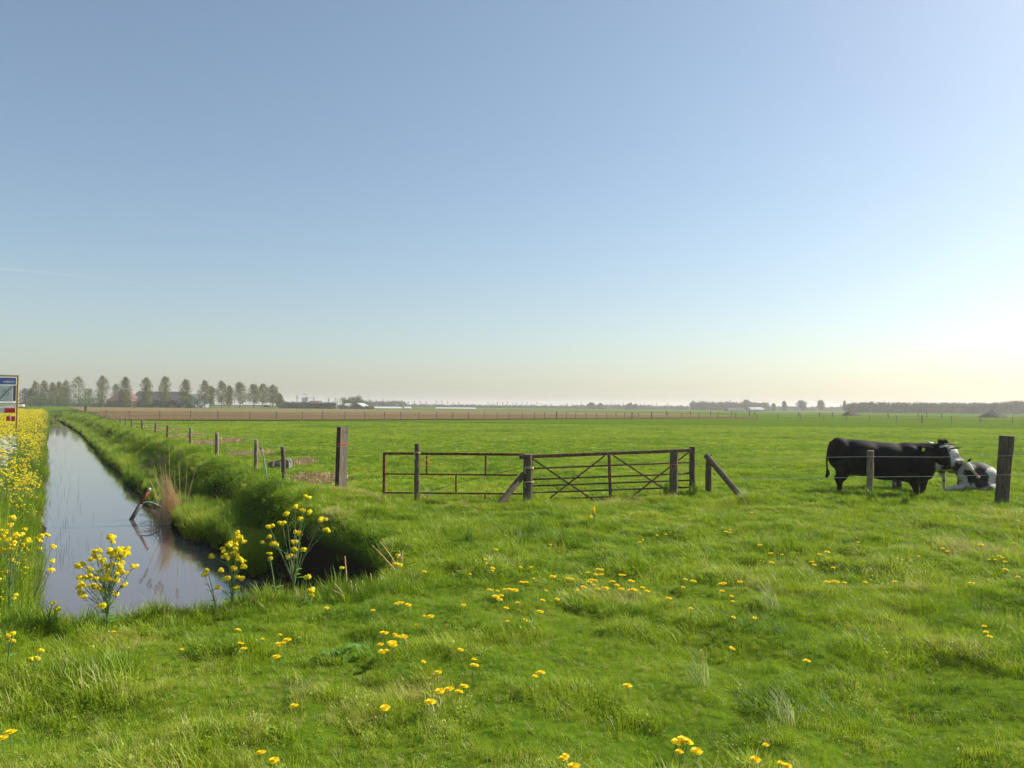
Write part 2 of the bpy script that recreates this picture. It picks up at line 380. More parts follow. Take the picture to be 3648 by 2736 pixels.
def weed(name, n, r, h, mat, seed, ls=1.0):          # leafy bushy weed such as nettle
    rd = random.Random(seed); mb = MB()
    for i in range(n):
        a = rd.uniform(0, 6.28); q = r*math.sqrt(rd.random()); z = h*rd.uniform(.15, 1)*(1-.35*(q/r)**2)
        d = Vector((math.cos(a+rd.uniform(-1, 1)), math.sin(a+rd.uniform(-1, 1)), rd.uniform(-.5, .4))).normalized()
        s = Vector((-d.y, d.x, rd.uniform(-.3, .3))).normalized(); l = rd.uniform(.03, .055)*ls; c = Vector((q*math.cos(a), q*math.sin(a), z))
        mb.add([c, c+d*l*.5+s*l*.28, c+d*l, c+d*l*.5-s*l*.28], [(0, 1, 2, 3)])
    return bpy.data.objects.new(name, mb.mesh(name, mat))
SCOL = {}
def gn_tree(col):
    g = bpy.data.node_groups.new('scatter_'+col.name, 'GeometryNodeTree')
    g.interface.new_socket('Geometry', in_out='INPUT', socket_type='NodeSocketGeometry'); g.interface.new_socket('Geometry', in_out='OUTPUT', socket_type='NodeSocketGeometry')
    N = g.nodes; L = g.links; gi = N.new('NodeGroupInput'); go = N.new('NodeGroupOutput')
    ip = N.new('GeometryNodeInstanceOnPoints'); ci = N.new('GeometryNodeCollectionInfo'); ci.inputs['Collection'].default_value = col
    ci.inputs['Separate Children'].default_value = True; ci.inputs['Reset Children'].default_value = True
    ip.inputs['Pick Instance'].default_value = True
    def at(nm, ty):
        a = N.new('GeometryNodeInputNamedAttribute'); a.data_type = ty; a.inputs[0].default_value = nm; return a.outputs[0]
    L.new(gi.outputs[0], ip.inputs['Points']); L.new(ci.outputs[0], ip.inputs['Instance'])
    L.new(at('idx', 'INT'), ip.inputs['Instance Index']); L.new(at('rot', 'FLOAT_VECTOR'), ip.inputs['Rotation']); L.new(at('scl', 'FLOAT_VECTOR'), ip.inputs['Scale'])
    L.new(ip.outputs[0], go.inputs[0]); return g
def scatter(name, protos, P, rot, scl, idx, tint, label):
    key = protos[0].name
    if key not in SCOL:
        col = bpy.data.collections.new('proto_'+key)
        for k, p_ in enumerate(protos): p_.name = '%s_%02d' % (key, k); col.objects.link(p_)
        SCOL[key] = gn_tree(col)
    me = bpy.data.meshes.new(name); n = len(P); me.vertices.add(n); me.vertices.foreach_set('co', np.asarray(P, np.float32).ravel())
    for nm, ty, arr, f in (('rot', 'FLOAT_VECTOR', rot, 'vector'), ('scl', 'FLOAT_VECTOR', scl, 'vector'), ('idx', 'INT', idx, 'value'), ('tint', 'FLOAT', tint, 'value')):
        a = me.attributes.new(nm, ty, 'POINT'); a.data.foreach_set(f, np.asarray(arr, np.int32 if ty == 'INT' else np.float32).ravel())
    o = bpy.data.objects.new(name, me); SC.collection.objects.link(o)
    md = o.modifiers.new('scatter', 'NODES'); md.node_group = SCOL[key]
    return tag(o, label, kind='stuff')
def wedge(D0, D1, dens, margin=1.5):         # random points in the ground area a wide view sees, density per m2
    A = (0.70*(D1**2-D0**2))+2*margin*(D1-D0); n = int(A*dens*1.15)
    D = np.sqrt(rng.uniform(D0**2, D1**2, n)); x = rng.uniform(-1, 1, n)*(0.70*D+margin)
    keep = rng.random(n) < 0.95
    return x[keep], D[keep]
def rots(n, tilt=.12): return np.stack([rng.normal(0, tilt, n), rng.normal(0, tilt, n), rng.uniform(0, 6.28, n)], -1)

near_p = [tuft('meadow_tuft', 24, .085, .10, .0042, M_grass, i, .95) for i in range(5)]+[tuft('meadow_tuft', 12, .07, .17, .005, M_grass, 50+i, .98, .5) for i in range(2)]+[weed('meadow_weed', 30, .09, .07, M_grass, 55+i, .5) for i in range(2)]
far_p = [tuft('pasture_tuft', 22, .16, .12, .010, M_grass, 20+i, .9) for i in range(4)]
tall_p = [tuft('bank_tuft', 26, .11, .34, .0085, M_grass, 30+i, .75) for i in range(4)]
weed_p = [weed('leafy_weed', 150, .22, .36, M_grass, 40+i) for i in range(3)]
def dens_mask(x, y, z):
    return z > WZ+0.02
def put(name, protos, x, y, s, tint, label, nidx, tilt=.12, sxy=None):
    z = height(x, y); k = dens_mask(x, y, z)
    if name in ('near_grass', 'middle_grass', 'pasture_grass', 'distant_pasture_grass'): k &= (z > -.16) | (rng.random(len(z)) < .03)
    x, y, z, s, tint = x[k], y[k], z[k], s[k], tint[k]; n = len(x)
    idx = rng.integers(0, nidx, n); P = np.stack([x, y, z], -1)
    S = np.stack([s if sxy is None else sxy[k], s if sxy is None else sxy[k], s], -1)
    return scatter(name, protos, P, rots(n, tilt), S, idx, tint, label)
def grass_tint(x, y):
    t = 0.52+(fbm(x*.22, y*.22, 3)-.5)*.7+(fbm(x*1.6, y*1.6, 4)-.5)*.55
    t = t-.22*sstep(.5, .75, fbm(x*1.7+3, y*1.7, 14))+.30*sstep(.58, .78, fbm(x*.9, y*.9, 15))
    return np.clip(t+rng.normal(0, .11, len(x))+(rng.random(len(x)) < .05)*.45, 0.0, 1.0)
def grass_h(x, y):
    t = fbm(x*1.7, y*1.7, 11); t2 = vnoise(x*4.5, y*4.5, 12); t3 = fbm(x*.4, y*.4, 13)
    return 0.48+.95*sstep(.42, .72, t)+.5*sstep(.55, .95, t2)+.35*(t3-.4)

x, y = wedge(3.2, 9, 620); put('near_grass', near_p, x, y, grass_h(x, y)*.66*rng.uniform(.7, 1.2, len(x)), grass_tint(x, y), 'tufty sunlit meadow grass in the foreground', 9, .22)
x, y = wedge(9, 17.5, 230); put('middle_grass', near_p, x, y, grass_h(x, y)*.85*rng.uniform(.7, 1.25, len(x)), grass_tint(x, y), 'uneven meadow grass between the foreground and the gates', 9, .18, sxy=1.35*grass_h(x, y)**.3)
x, y = wedge(17.5, 34, 75); m = patchm(x, y) < .45; x, y = x[m], y[m]
put('pasture_grass', far_p, x, y, (.30+.45*(grass_h(x, y)-.5))*rng.uniform(.7, 1.2, len(x)), np.clip(grass_tint(x, y)-.10, 0, .75), 'short pasture grass behind the gates', 4, sxy=np.full(len(x), .9))
x, y = wedge(34, 90, 13); m = patchm(x, y) < .45; x, y = x[m], y[m]
put('distant_pasture_grass', far_p, x, y, (.3+.4*(grass_h(x*.5, y*.5)-.5))*rng.uniform(.7, 1.3, len(x)), np.clip(grass_tint(x, y)-.08, 0, .7), 'short grass far across the pasture', 4, sxy=np.full(len(x), 1.3))
# taller growth on the ditch banks, along the fence and at the foot of posts
def band(u0, u1, v0, v1, n, pw=1.0):
    u = u0+(u1-u0)*rng.random(n)**pw; v = rng.uniform(v0, v1, n); x, y = xy_of(u, v); return x, y
bx_, by_ = [], []
for (u0, u1, v0, v1, n) in ((14.5, 22, 3.2, 4.95, 3000), (10, 14, 4.35, 5.0, 80), (14.5, 23, 2.75, 3.75, 1700), (60, 160, 1.4, 3.2, 1500),  (22, 60, 2.6, 5.3, 7500), (60, 170, 2.2, 5.4, 6000), (9, 22, -1.7, -.05, 1500), (22, 70, -4.5, -.05, 4500), (70, 180, -6.5, 0, 5000), (8.0, 8.9, -.6, 3.3, 500), (140, 175, -2, 5, 1400)):
    a, c = band(u0, u1, v0, v1, n); bx_.append(a); by_.append(c)
x, y = np.concatenate(bx_), np.concatenate(by_); u, v = uv_of(x, y)
s = rng.uniform(.5, 1.2, len(x))*(.15+1.7*fbm(x*.8, y*.8, 61)); s = np.where(v > 3.9, s*.8, s); s = np.where(u < 9.1, s*.55, s); s = np.where((u > 9.1) & (v > 1), s*(.45+.45*sstep(18, 40, u)), s); s = np.where((u > 14) & (u < 23) & (v < 3.75) & (v > 1), s*1.5, s)
put('bank_grass', tall_p, x, y, s, np.clip(.34+(fbm(x*.7, y*.7, 62)-.5)*1.1+rng.normal(0, .12, len(x))+(rng.random(len(x)) < .06)*.5, 0, 1), 'long rank grass on the ditch banks', 4, .2)
# leafy weeds on the right bank
a1, c1 = band(16, 24, 3.3, 4.9, 260); a2, c2 = band(22, 60, 3.6, 4.9, 900); a3, c3 = band(14, 17, 3.2, 4.3, 30)
x, y = np.concatenate([a1, a2, a3]), np.concatenate([c1, c2, c3]); m = fbm(x*.5, y*.5, 66) > .42; x, y = x[m], y[m]
put('bank_weeds', weed_p, x, y, rng.uniform(.4, .9, len(x)), np.clip(rng.normal(.2, .1, len(x)), 0, .6), 'dark leafy weeds on the far ditch bank', 3, .15)
# straw litter
xs, ys = [], []
for (cx, cy, w, h) in PATCH:
    n = int(w*h*95); xs.append(rng.uniform(cx-w*1.2, cx+w*1.2, n)); ys.append(rng.uniform(cy-h*1.2, cy+h*1.2, n))
x, y = np.concatenate(xs), np.concatenate(ys); m = patchm(x, y) > .4; x, y = x[m], y[m]
straw_p = [tuft('straw_tuft', 20, .2, .16, .012, M_dry, 90+i, 1.05) for i in range(3)]
put('straw_litter', straw_p, x, y, rng.uniform(.35, .7, len(x)), np.clip(rng.normal(.4, .25, len(x)), 0, 1), 'brown trampled straw along the ditch fence', 3, .3, sxy=rng.uniform(.9, 1.4, len(x)))

# ------------------------------------------------------------------ posts and gates
def round_post(mb, h, r, seed, lean=(0, 0), n=10, taper=.95):
    rd = random.Random(seed); pts, rs = [], []
    for k in range(7):
        f = k/6; pts.append((lean[0]*f+rd.uniform(-.006, .006), lean[1]*f+rd.uniform(-.006, .006), -.25+(h+.25)*f)); rs.append(r*(1-(1-taper)*f)*rd.uniform(.96, 1.04))
    mb.tube(pts, rs, n); return Vector(pts[-1]), rs[-1]
ORD = ['first', 'second', 'third', 'fourth', 'fifth', 'sixth', 'seventh', 'eighth', 'ninth', 'tenth', 'eleventh', 'twelfth', 'thirteenth', 'fourteenth', 'fifteenth', 'sixteenth', 'seventeenth', 'eighteenth']
FV = 5.08
def on_v(px, v):                            # ground point of pixel column px on the line v = const
    d = ray(px, hy(px)); k = v/(d.x*CS+d.y*SN); return d.x*k, d.y*k
def post(px_d, ytop_d, ybase_d, r, name, label, seed, mat=None, D=None, group=None, lean=0.0, capmat=True):
    """one timber post: display-pixel column, top and base"""
    px = px_d/2.16
    if D is None: x, y = on_v(px, FV)
    else: x, y = xat(px, D), D
    z0 = hz(x, y); top = ap(px, ytop_d/2.16, y).z; h = top-z0
    mb = MB(); p, rr = round_post(mb, h, r, seed, (lean, 0)); 
    o = mb.build(name, [mat or M_wood], None, True, (x, y, z0)); 
    for q in o.data.polygons: q.use_smooth = abs(q.normal.z) < .8
    tag(o, label, 'post', group)
    c = MB(); c.tube([p, p+Vector((0, 0, .006))], rr*.93, 10); c.build('end_grain', M_endgrain, o)
    return o
dl = [(617, 965, .055, .05), (555, 950, .055, 0), (470, 935, .065, 0), (413, 924, .062, 0), (363, 918, .05, 0), (337, 912, .05, 0), (308, 906, .055, 0), (285, 904, .045, 0), (272, 901, .04, 0),
      (261, 899, .06, 0), (252, 898, .045, 0), (239.5, 897, .045, 0), (228, 896, .06, 0), (218.5, 895, .05, 0), (209, 894, .05, 0), (201, 894, .045, 0), (193.5, 893, .04, 0)]
ditch_posts = []
for i, (px, yt, r, ln) in enumerate(dl):
    lab = 'round wooden stake, %s from the near end of the ditch side fence' % ORD[i]
    if i == 0: lab = 'dark stake leaning left beside the small trough, nearest in the ditch side fence'
    if i == 1: lab = 'round wooden stake just left of the grey trough by the ditch'
    ditch_posts.append(post(px, yt, 0, r, 'fence_post', lab, 100+i, M_woodd if i in (0, 4, 5, 6, 7) else M_wood, group='stakes of the ditch side fence', lean=-ln))
x, y = on_v(185.5/2.16, 5.2)
mb = MB(); round_post(mb, 1.42, .20, 300, n=9); o = mb.build('corner_post', M_woodd, None, False, (x, y, hz(x, y)-.1)); tag(o, 'thick dark corner post at the far end of the ditch side fence', 'post')
# two short stubs, a galvanised bar and a small trough
for k, (px, yt) in enumerate(((591, 995), (607, 998))):
    x, y = on_v(px/2.16, 5.5); y0 = gp(px/2.16, 1020/2.16).y; x = xat(px/2.16, y0); y = y0; z0 = hz(x, y); mb = MB(); h = ap(px/2.16, yt/2.16, y).z-z0
    round_post(mb, h, .05, 310+k); o = mb.build('stub_post', M_wood, None, False, (x, y, z0))
    tag(o, 'short wooden stub post %s the grey trough' % ('at the left end of' if k == 0 else 'in front of the middle of'), 'post')
y0 = gp(600/2.16, 1017/2.16).y+.35; x0 = xat(604/2.16, y0); z0 = hz(x0, y0)
mb = MB(); mb.cm = 0
prof = [(-.30, 0), (-.26, .20), (-.1, .24), (.16, .30), (.30, .31), (.36, .26), (.38, 0)]
mb.prism(prof, .42)
o = mb.build('water_trough', noisemat('grey_concrete', (.11, .10, .085), (.19, .175, .15), 12, .9, .3), None, False, (x0, y0, z0)); tag(o, 'small rounded grey drinking trough behind two stub posts', 'trough')
mb = MB(); mb.tube([(.26, -.15, .312), (.36, -.1, .30), (.38, 0, .2)], .015, 6); mb.build('rim', M_galv, o)
y0 = 20.4; a = ap(565.5/2.16, 965/2.16, y0); bt = ap(578/2.16, 1035/2.16, y0)
mb = MB(); z0 = hz(bt.x, y0); mb.tube([(bt.x-bt.x, 0, -.2), (0, 0, 0), (a.x-bt.x, 0, a.z-z0)], [.018, .018, .016], 7)
mb.tube([(a.x-bt.x-.045, 0, a.z-z0-.05), (a.x-bt.x, 0, a.z-z0-.03)], .03, 7)
o = mb.build('steel_bar', M_galv, None, False, (bt.x, y0, z0)); tag(o, 'thin pale galvanised bar leaning beside a wooden stake', 'bar')

# square railway-sleeper post
D = gp(731/2.16, 1063/2.16).y; a = ap(735/2.16, 1062/2.16, D); t_ = ap(739/2.16, 922/2.16, D); z0 = hz(a.x, D); h = t_.z-z0
R = Matrix.Rotation(math.radians(46), 3, 'Z'); 
mb = MB(); sh = Vector((t_.x-a.x+.015, 0, 0))
base = [R @ Vector((x_, y_, 0)) for x_, y_ in ((-.105, -.08), (.105, -.08), (.105, .08), (-.105, .08))]
def slab(mb, ring, z1, z2, off1, off2, k=1.0):
    mb.add([p_+Vector((0, 0, z1))+off1 for p_ in ring]+[p_*k+Vector((0, 0, z2))+off2 for p_ in ring], [])
vs = [p_+Vector((0, 0, -.3)) for p_ in base]+[p_+Vector((0, 0, h)) for p_ in base]
vs = [v_+sh*((v_.z+.3)/(h+.3)) for v_ in vs]
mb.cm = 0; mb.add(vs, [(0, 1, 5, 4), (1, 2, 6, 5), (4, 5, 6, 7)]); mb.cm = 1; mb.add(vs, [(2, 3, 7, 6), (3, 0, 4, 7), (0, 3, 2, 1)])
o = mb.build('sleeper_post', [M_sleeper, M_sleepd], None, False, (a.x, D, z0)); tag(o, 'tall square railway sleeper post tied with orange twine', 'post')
for k_ in range(3):
    mb = MB(); zz = h-.37-.035*k_; ring = [p_*1.06+Vector((0, 0, zz+random.uniform(-.01, .01)))+sh*(zz/h) for p_ in base]; mb.tube(ring+[ring[0]], .0045, 5); 
    if k_ == 0: tw = mb.build('twine', M_orange, o)
    else:
        t2 = mb.build('twine', M_orange if k_ == 1 else M_rope, o)
mb = MB(); f_ = R @ Vector((.04, -.081, 0)); mb.ball(f_+Vector((0, 0, h-.12))+sh*.9, (.016, .006, .016)); mb.build('bolt_hole', M_sleepd, o)
mb = MB(); mb.tube([R @ Vector((-.11, -.085, .33)), R @ Vector((.11, -.085, .34)), R @ Vector((.18, -.05, .35))], .004, 5); mb.build('wire_loop', M_wire, o)

class Plane:                                # a vertical plane through two pixel columns at given distances
    def __init__(s, pxa, Da, pxb, Db): s.A = Vector((xat(pxa, Da), Da, 0)); s.B = Vector((xat(pxb, Db), Db, 0)); s.L = (s.B-s.A).length; s.d = (s.B-s.A).normalized()
    def s_of(s, px):
        d = ray(px, hy(px)); d = Vector((d.x, d.y, 0)); M = Matrix(((d.x, -s.d.x), (d.y, -s.d.y))); r = M.inverted() @ Vector((s.A.x, s.A.y)); return r[1]
    def at(s, px, py):
        q = s.s_of(px); p = s.A+s.d*q; v = ap(px, py, p.y); return q, v.z
def gate_box(mb, p0, p1, w, d, P):          # bar between (s, z) points in gate space
    v0, v1 = Vector((p0[0], 0, p0[1])), Vector((p1[0], 0, p1[1])); t_ = (v1-v0); L_ = t_.length; t_ = t_.normalized(); n_ = Vector((0, 1, 0)); s_ = t_.cross(n_)
    R_ = Matrix((t_, n_, s_)).transposed(); mb.box((v0+v1)/2, (L_, d, w), R_)
def dp(x, y): return x/2.16, y/2.16
PL = Plane(832/2.16, 17.0, 1140/2.16, 16.35)
def c3p(x, y): return (1250+x/2.9493)/3.5625, (1500+y/2.9493)/3.5625      # crop 3 pixel
def c4p(x, y): return (1900+x/2.765)/3.5625, (1500+y/2.765)/3.5625        # crop 4 pixel
rz = math.atan2(PL.d.y, PL.d.x)
g1 = empty('field_gate', PL.A, 'open framed rusty gate with few rails, left of the pair', 'gate', None, rz)
def bar(P, parent, name, c, a, b, w, d, mat, dy=0):
    mb = MB(); gate_box(mb, P.at(*c(*a)), P.at(*c(*b)), w, d, P); o = mb.build(name, mat, parent); o.location = (0, dy, 0)
    bv = o.modifiers.new('bevel', 'BEVEL'); bv.width = min(w, d)*.22; bv.segments = 2; return o
bar(PL, g1, 'top_rail', c3p, (355, 340), (1835, 352), .052, .045, M_rust)
bar(PL, g1, 'middle_rail', c3p, (370, 555), (1760, 568), .034, .035, M_rust)
bar(PL, g1, 'bottom_rail', c3p, (370, 753), (1835, 765), .034, .035, M_rust)
bar(PL, g1, 'end_stile', c3p, (357, 330), (360, 800), .055, .05, M_rust, .003)
for a, b in (((803, 362), (805, 548)), ((1421, 365), (1422, 555)), ((1113, 572), (1114, 750)), ((1419, 775), (1421, 850))): bar(PL, g1, 'upright', c3p, a, b, .034, .03, M_rust, .002)
PR = Plane(1146/2.16, 16.3, 1497/2.16, 18.2)
g2 = empty('field_gate', PR.A, 'five rail rusty gate with crossed braces, right of the pair', 'gate', None, math.atan2(PR.d.y, PR.d.x))
def rail_pts(f):                            # fraction down from the top rail
    yl, yr = 350+f*(835-350), 287+f*(782-287); return (-25, yl), (1552, yr)
for nm, f, w in (('top_rail', 0, .07), ('rail', .243, .034), ('rail', .465, .034), ('rail', .598, .034), ('rail', .736, .034), ('rail', .873, .034), ('bottom_rail', 1, .045)):
    a, b = rail_pts(f); bar(PR, g2, nm, c4p, a, b, w, .035 if w < .06 else .05, M_rustd)
bar(PR, g2, 'upright', c4p, (742, 330), (762, 812), .062, .03, M_rustd, -.02)
bar(PR, g2, 'hinge_stile', c4p, (-15, 350), (-15, 820), .05, .045, M_rustd, -.004)
for a, b in (((-10, 372), (630, 805)), ((702, 338), (85, 820)), ((778, 335), (1345, 708)), ((1540, 295), (915, 785))): bar(PR, g2, 'brace', c4p, a, b, .034, .012, M_rustd, -.026)
mb = MB(); q = [PR.at(*c4p(x_, y_)) for x_, y_ in ((1425, 518), (1470, 522), (1500, 508), (1560, 498))]
mb.tube([(s_, -.03, z_) for s_, z_ in q], .014, 6); mb.build('latch', M_rustd, g2)

def gpost(c, top, base, r, D, label, seed, mat=M_woodd, name='gate_post'):
    px, _ = c(*base); pt = ap(*c(*top), D); pb = ap(*c(*base), D); z0 = hz(pb.x, D); mb = MB()
    rd = random.Random(seed); n = 8; pts = []; rs = []
    for k in range(n):
        f = k/(n-1); pts.append((pt.x*f+pb.x*(1-f)-pb.x+rd.uniform(-.008, .008), rd.uniform(-.006, .006), -.25+(pt.z-z0+.25)*f)); rs.append(r*rd.uniform(.93, 1.05))
    mb.tube(pts, rs, 10); o = mb.build(name, mat, None, False, (pb.x, D, z0)); tag(o, label, 'post'); return o, pt
pA, _ = gpost(c3p, (697, 238), (690, 860), .055, 16.2, 'slim wooden post in front of the left gate near its closed end', 401, M_woodm)
pB, tB = gpost(c3p, (1858, 352), (1862, 880), .095, 15.95, 'thick dark wooden post where the two gates meet', 402)
pC, _ = gpost(c4p, (1388, 305), (1375, 790), .088, 17.5, 'weathered wooden post in front of the right end of the crossed gate', 403, M_woodm)
pD, _ = gpost(c4p, (1570, 252), (1560, 740), .068, 18.35, 'squared post at the very right end of the crossed gate', 404, M_woodd)
pE, tE = gpost(c4p, (1730, 330), (1722, 730), .075, 18.3, 'upright wooden post holding a slanting brace', 405, M_woodm)
def strut(c, a, Da, b, Db, r, label, mat, z_end=None):
    A, B = ap(*c(*a), Da), ap(*c(*b), Db); B = A+(B-A)*1.12; mb = MB(); mb.tube([(0, 0, 0), (B-A)*.5, (B-A)], [r, r*1.05, r], 10)
    o = mb.build('brace_post', mat, None, False, A); return tag(o, label, 'post')
strut(c3p, (1815, 560), 15.95, (1590, 840), 15.5, .062, 'dark slanting timber propping the post between the gates', M_woodd)
strut(c4p, (1700, 335), 18.15, (2020, 715), 17.6, .064, 'slanting timber leaning on the post right of the gates', M_woodm)
# twine, rope and wire at the gates
def tie(parent, r, z, mat, n=1, name='rope'):
    mb = MB()
    for k in range(n):
        pts = [(r*math.cos(q), r*math.sin(q), z+k*.014+.008*math.sin(3*q)) for q in np.linspace(0, 6.3, 13)]; mb.tube(pts, .006, 5)
    mb.tube([(-r*.6, -r*.8, z), (-r*.7, -r-.02, z-.06), (-r*.5, -r-.02, z-.11)], .005, 4); return mb.build(name, mat, parent)
tie(pA, .062, ap(*c3p(700, 335), 16.2).z-pA.location.z, M_rope, 2)
tie(pB, .106, ap(*c3p(1850, 495), 15.95).z-pB.location.z, M_rope, 3); tie(pB, .106, ap(*c3p(1850, 640), 15.95).z-pB.location.z, M_rope, 2)
tie(pC, .096, ap(*c4p(1388, 425), 17.5).z-pC.location.z, M_orange, 1, 'twine'); tie(pE, .085, ap(*c4p(1730, 355), 18.3).z-pE.location.z, M_orange, 2, 'twine')
mb = MB(); tp = ap(*c3p(1800, 375), 15.95); mb.tube([(tp.x-pB.location.x-.06, 0, tp.z-pB.location.z), (.06, 0, tp.z-pB.location.z)], .045, 8); mb.build('hinge_pin', M_woodd, pB)
def wire(name, pts, r, label, mat=M_wire, cat='wire', sag=0.0):
    P = []; o0 = Vector(pts[0])
    for i in range(len(pts)-1):
        a, b = Vector(pts[i]), Vector(pts[i+1])
        for k in range(6): f = k/6; p = a.lerp(b, f); p.z -= sag*4*f*(1-f); P.append(p-o0)
    P.append(Vector(pts[-1])-o0); mb = MB(); mb.tube(P, r, 5); o = mb.build(name, mat, None, True, o0); return tag(o, label, cat)
wire('twine_loop', [ap(*c3p(x_, y_), 16.25) for x_, y_ in ((715, 430), (745, 408), (790, 404), (815, 425), (820, 470), (800, 470), (720, 455))], .007, 'orange twine looped between slim post and left gate upright', M_orange, 'twine')
wire('tie_wire', [ap(*c3p(x_, y_), 16.3) for x_, y_ in ((760, 760), (1100, 655), (1500, 560), (1830, 480))], .005, 'slanting wire rising across the left gate to the middle post', M_woodd)
wire('tie_wire', [ap(*c3p(x_, y_), 16.4) for x_, y_ in ((830, 405), (1820, 408))], .003, 'thin straight wire under the top rail of the left gate', M_woodd)

# wire fence in front of the cattle
def c5p(x, y): return (2880+x/2.88)/3.5625, (1500+y/2.88)/3.5625
def cowpost(c5top, c5base, r, D, label, seed):
    return gpost(c5p, c5top, c5base, r, D, label, seed, M_wood if seed == 501 else M_woodd, 'fence_post')[0]
cp1 = cowpost((638, 308), (618, 800), .072, 17.6, 'thin round post in front of the black cow', 501)
cb = MB(); tz = ap(*c5p(638, 308), 17.6); cb.tube([(tz.x-cp1.location.x, 0, tz.z-cp1.location.z), (tz.x-cp1.location.x, 0, tz.z-cp1.location.z+.012)], .068, 10); cb.build('end_grain', M_endgrain, cp1)
cp2 = cowpost((2037, 152), (1965, 800), .148, 17.2, 'thick dark leaning post right of the lying cow', 502)
for k, (z1, lab) in enumerate((((428, 372, 365, 366, 357), 'upper'), ((590, 583, 575, 563, 552), 'lower'))):
    E0 = Vector((pE.location.x, pE.location.y, pE.location.z+(.72 if k == 0 else .32)))
    pts = [E0, ap(*c5p(210, z1[1]), 17.85), ap(*c5p(620, z1[2]), 17.5), ap(*c5p(1350, z1[3]+4), 17.35), ap(*c5p(1970, z1[4]), 17.05), ap(*c5p(2500, z1[4]-8), 16.9)]
    wire('fence_wire', pts, .0045, '%s smooth wire strand in front of the cattle' % lab)
# strands of the ditch fence
for k, f in enumerate((.86, .45)):
    pts = [(o.location.x, o.location.y-.05, o.location.z+f*1.0) for o in ditch_posts]
    wire('fence_wire', pts, .004, '%s thin wire strand along the ditch side stakes' % ('upper' if k == 0 else 'lower'), sag=.01)

# thin posts of the far fence
fp = [379, 461, 571, 681, 778, 891, 985]+[1079, 1150, 1230, 1300, 1371, 1429, 1493, 1556, 1614, 1669]+[1700+q/2.212 for q in (57, 160, 250, 355, 450, 530, 625, 705, 775, 857, 937, 1018, 1095, 1162, 1220, 1270, 1375, 1504, 1612, 1748, 1895, 2038)]+[2600+q/2.11 for q in (45, 207, 362, 533, 706, 875, 1052, 1253, 1443, 1665, 1882, 2126)]
tabp = [100, 200, 300, 463, 600, 700, 800, 900, 1024]; tabd = [93, 96, 102, 117, 138, 154, 136, 126, 120]
mb = MB(); mb.tube([(0, 0, -.3), (.01, 0, .5), (0, 0, 1.12)], .055, 6); thin = mb.mesh('thin_post', M_wood)
mb = MB(); mb.tube([(0, 0, -.3), (.01, 0, .5), (0, 0, 1.2)], .10, 7); thick = mb.mesh('thick_post', M_woodd)
for i, sx_ in enumerate(fp):
    px = sx_/3.5625; D = float(np.interp(px, tabp, tabd)); x = xat(px, D); bigp = i in (23, 31, 33, 47)
    o = bpy.data.objects.new('far_fence_post', thick if bigp else thin); SC.collection.objects.link(o); o.location = (x, D, hz(x, D)); o.rotation_euler = (random.uniform(-.03, .03), random.uniform(-.04, .04), random.uniform(0, 6))
    tag(o, 'thicker dark post in the thin fence across the far pasture' if bigp else 'thin weathered post in the long fence across the far side of the pasture', 'post', 'thick posts of the far fence' if bigp else 'thin posts of the far fence')
for zz, nm in ((1.0, 'upper'), (.55, 'lower')):
    wire('far_fence_wire', [Vector((xat(p, d), d, zz)) for p, d in zip(tabp, tabd)], .012, '%s wire of the long fence across the far pasture' % nm, M_woodd)
mb = MB(); mb.tube([(0, 0, -.3), (0, 0, 1.25)], .11, 6); far2 = mb.mesh('far_post', M_woodd)
for sx_ in [1700+q/2.212 for q in (1493, 1680, 1840, 2003, 2145)]+[2600+q/2.11 for q in (148, 518, 673, 772, 1190, 1415, 1480, 1592, 12, 188)]:
    px = sx_/3.5625; D = 215; o = bpy.data.objects.new('distant_field_post', far2); SC.collection.objects.link(o); o.location = (xat(px, D), D, 0)
    tag(o, 'tiny dark post of the farthest fence line on the right', 'post', 'posts of the farthest fence line')
wire('distant_field_wire', [Vector((xat(q, 215), 215, 1.0)) for q in (660, 1024)], .015, 'faint wire of the farthest fence line on the right', M_woodd)

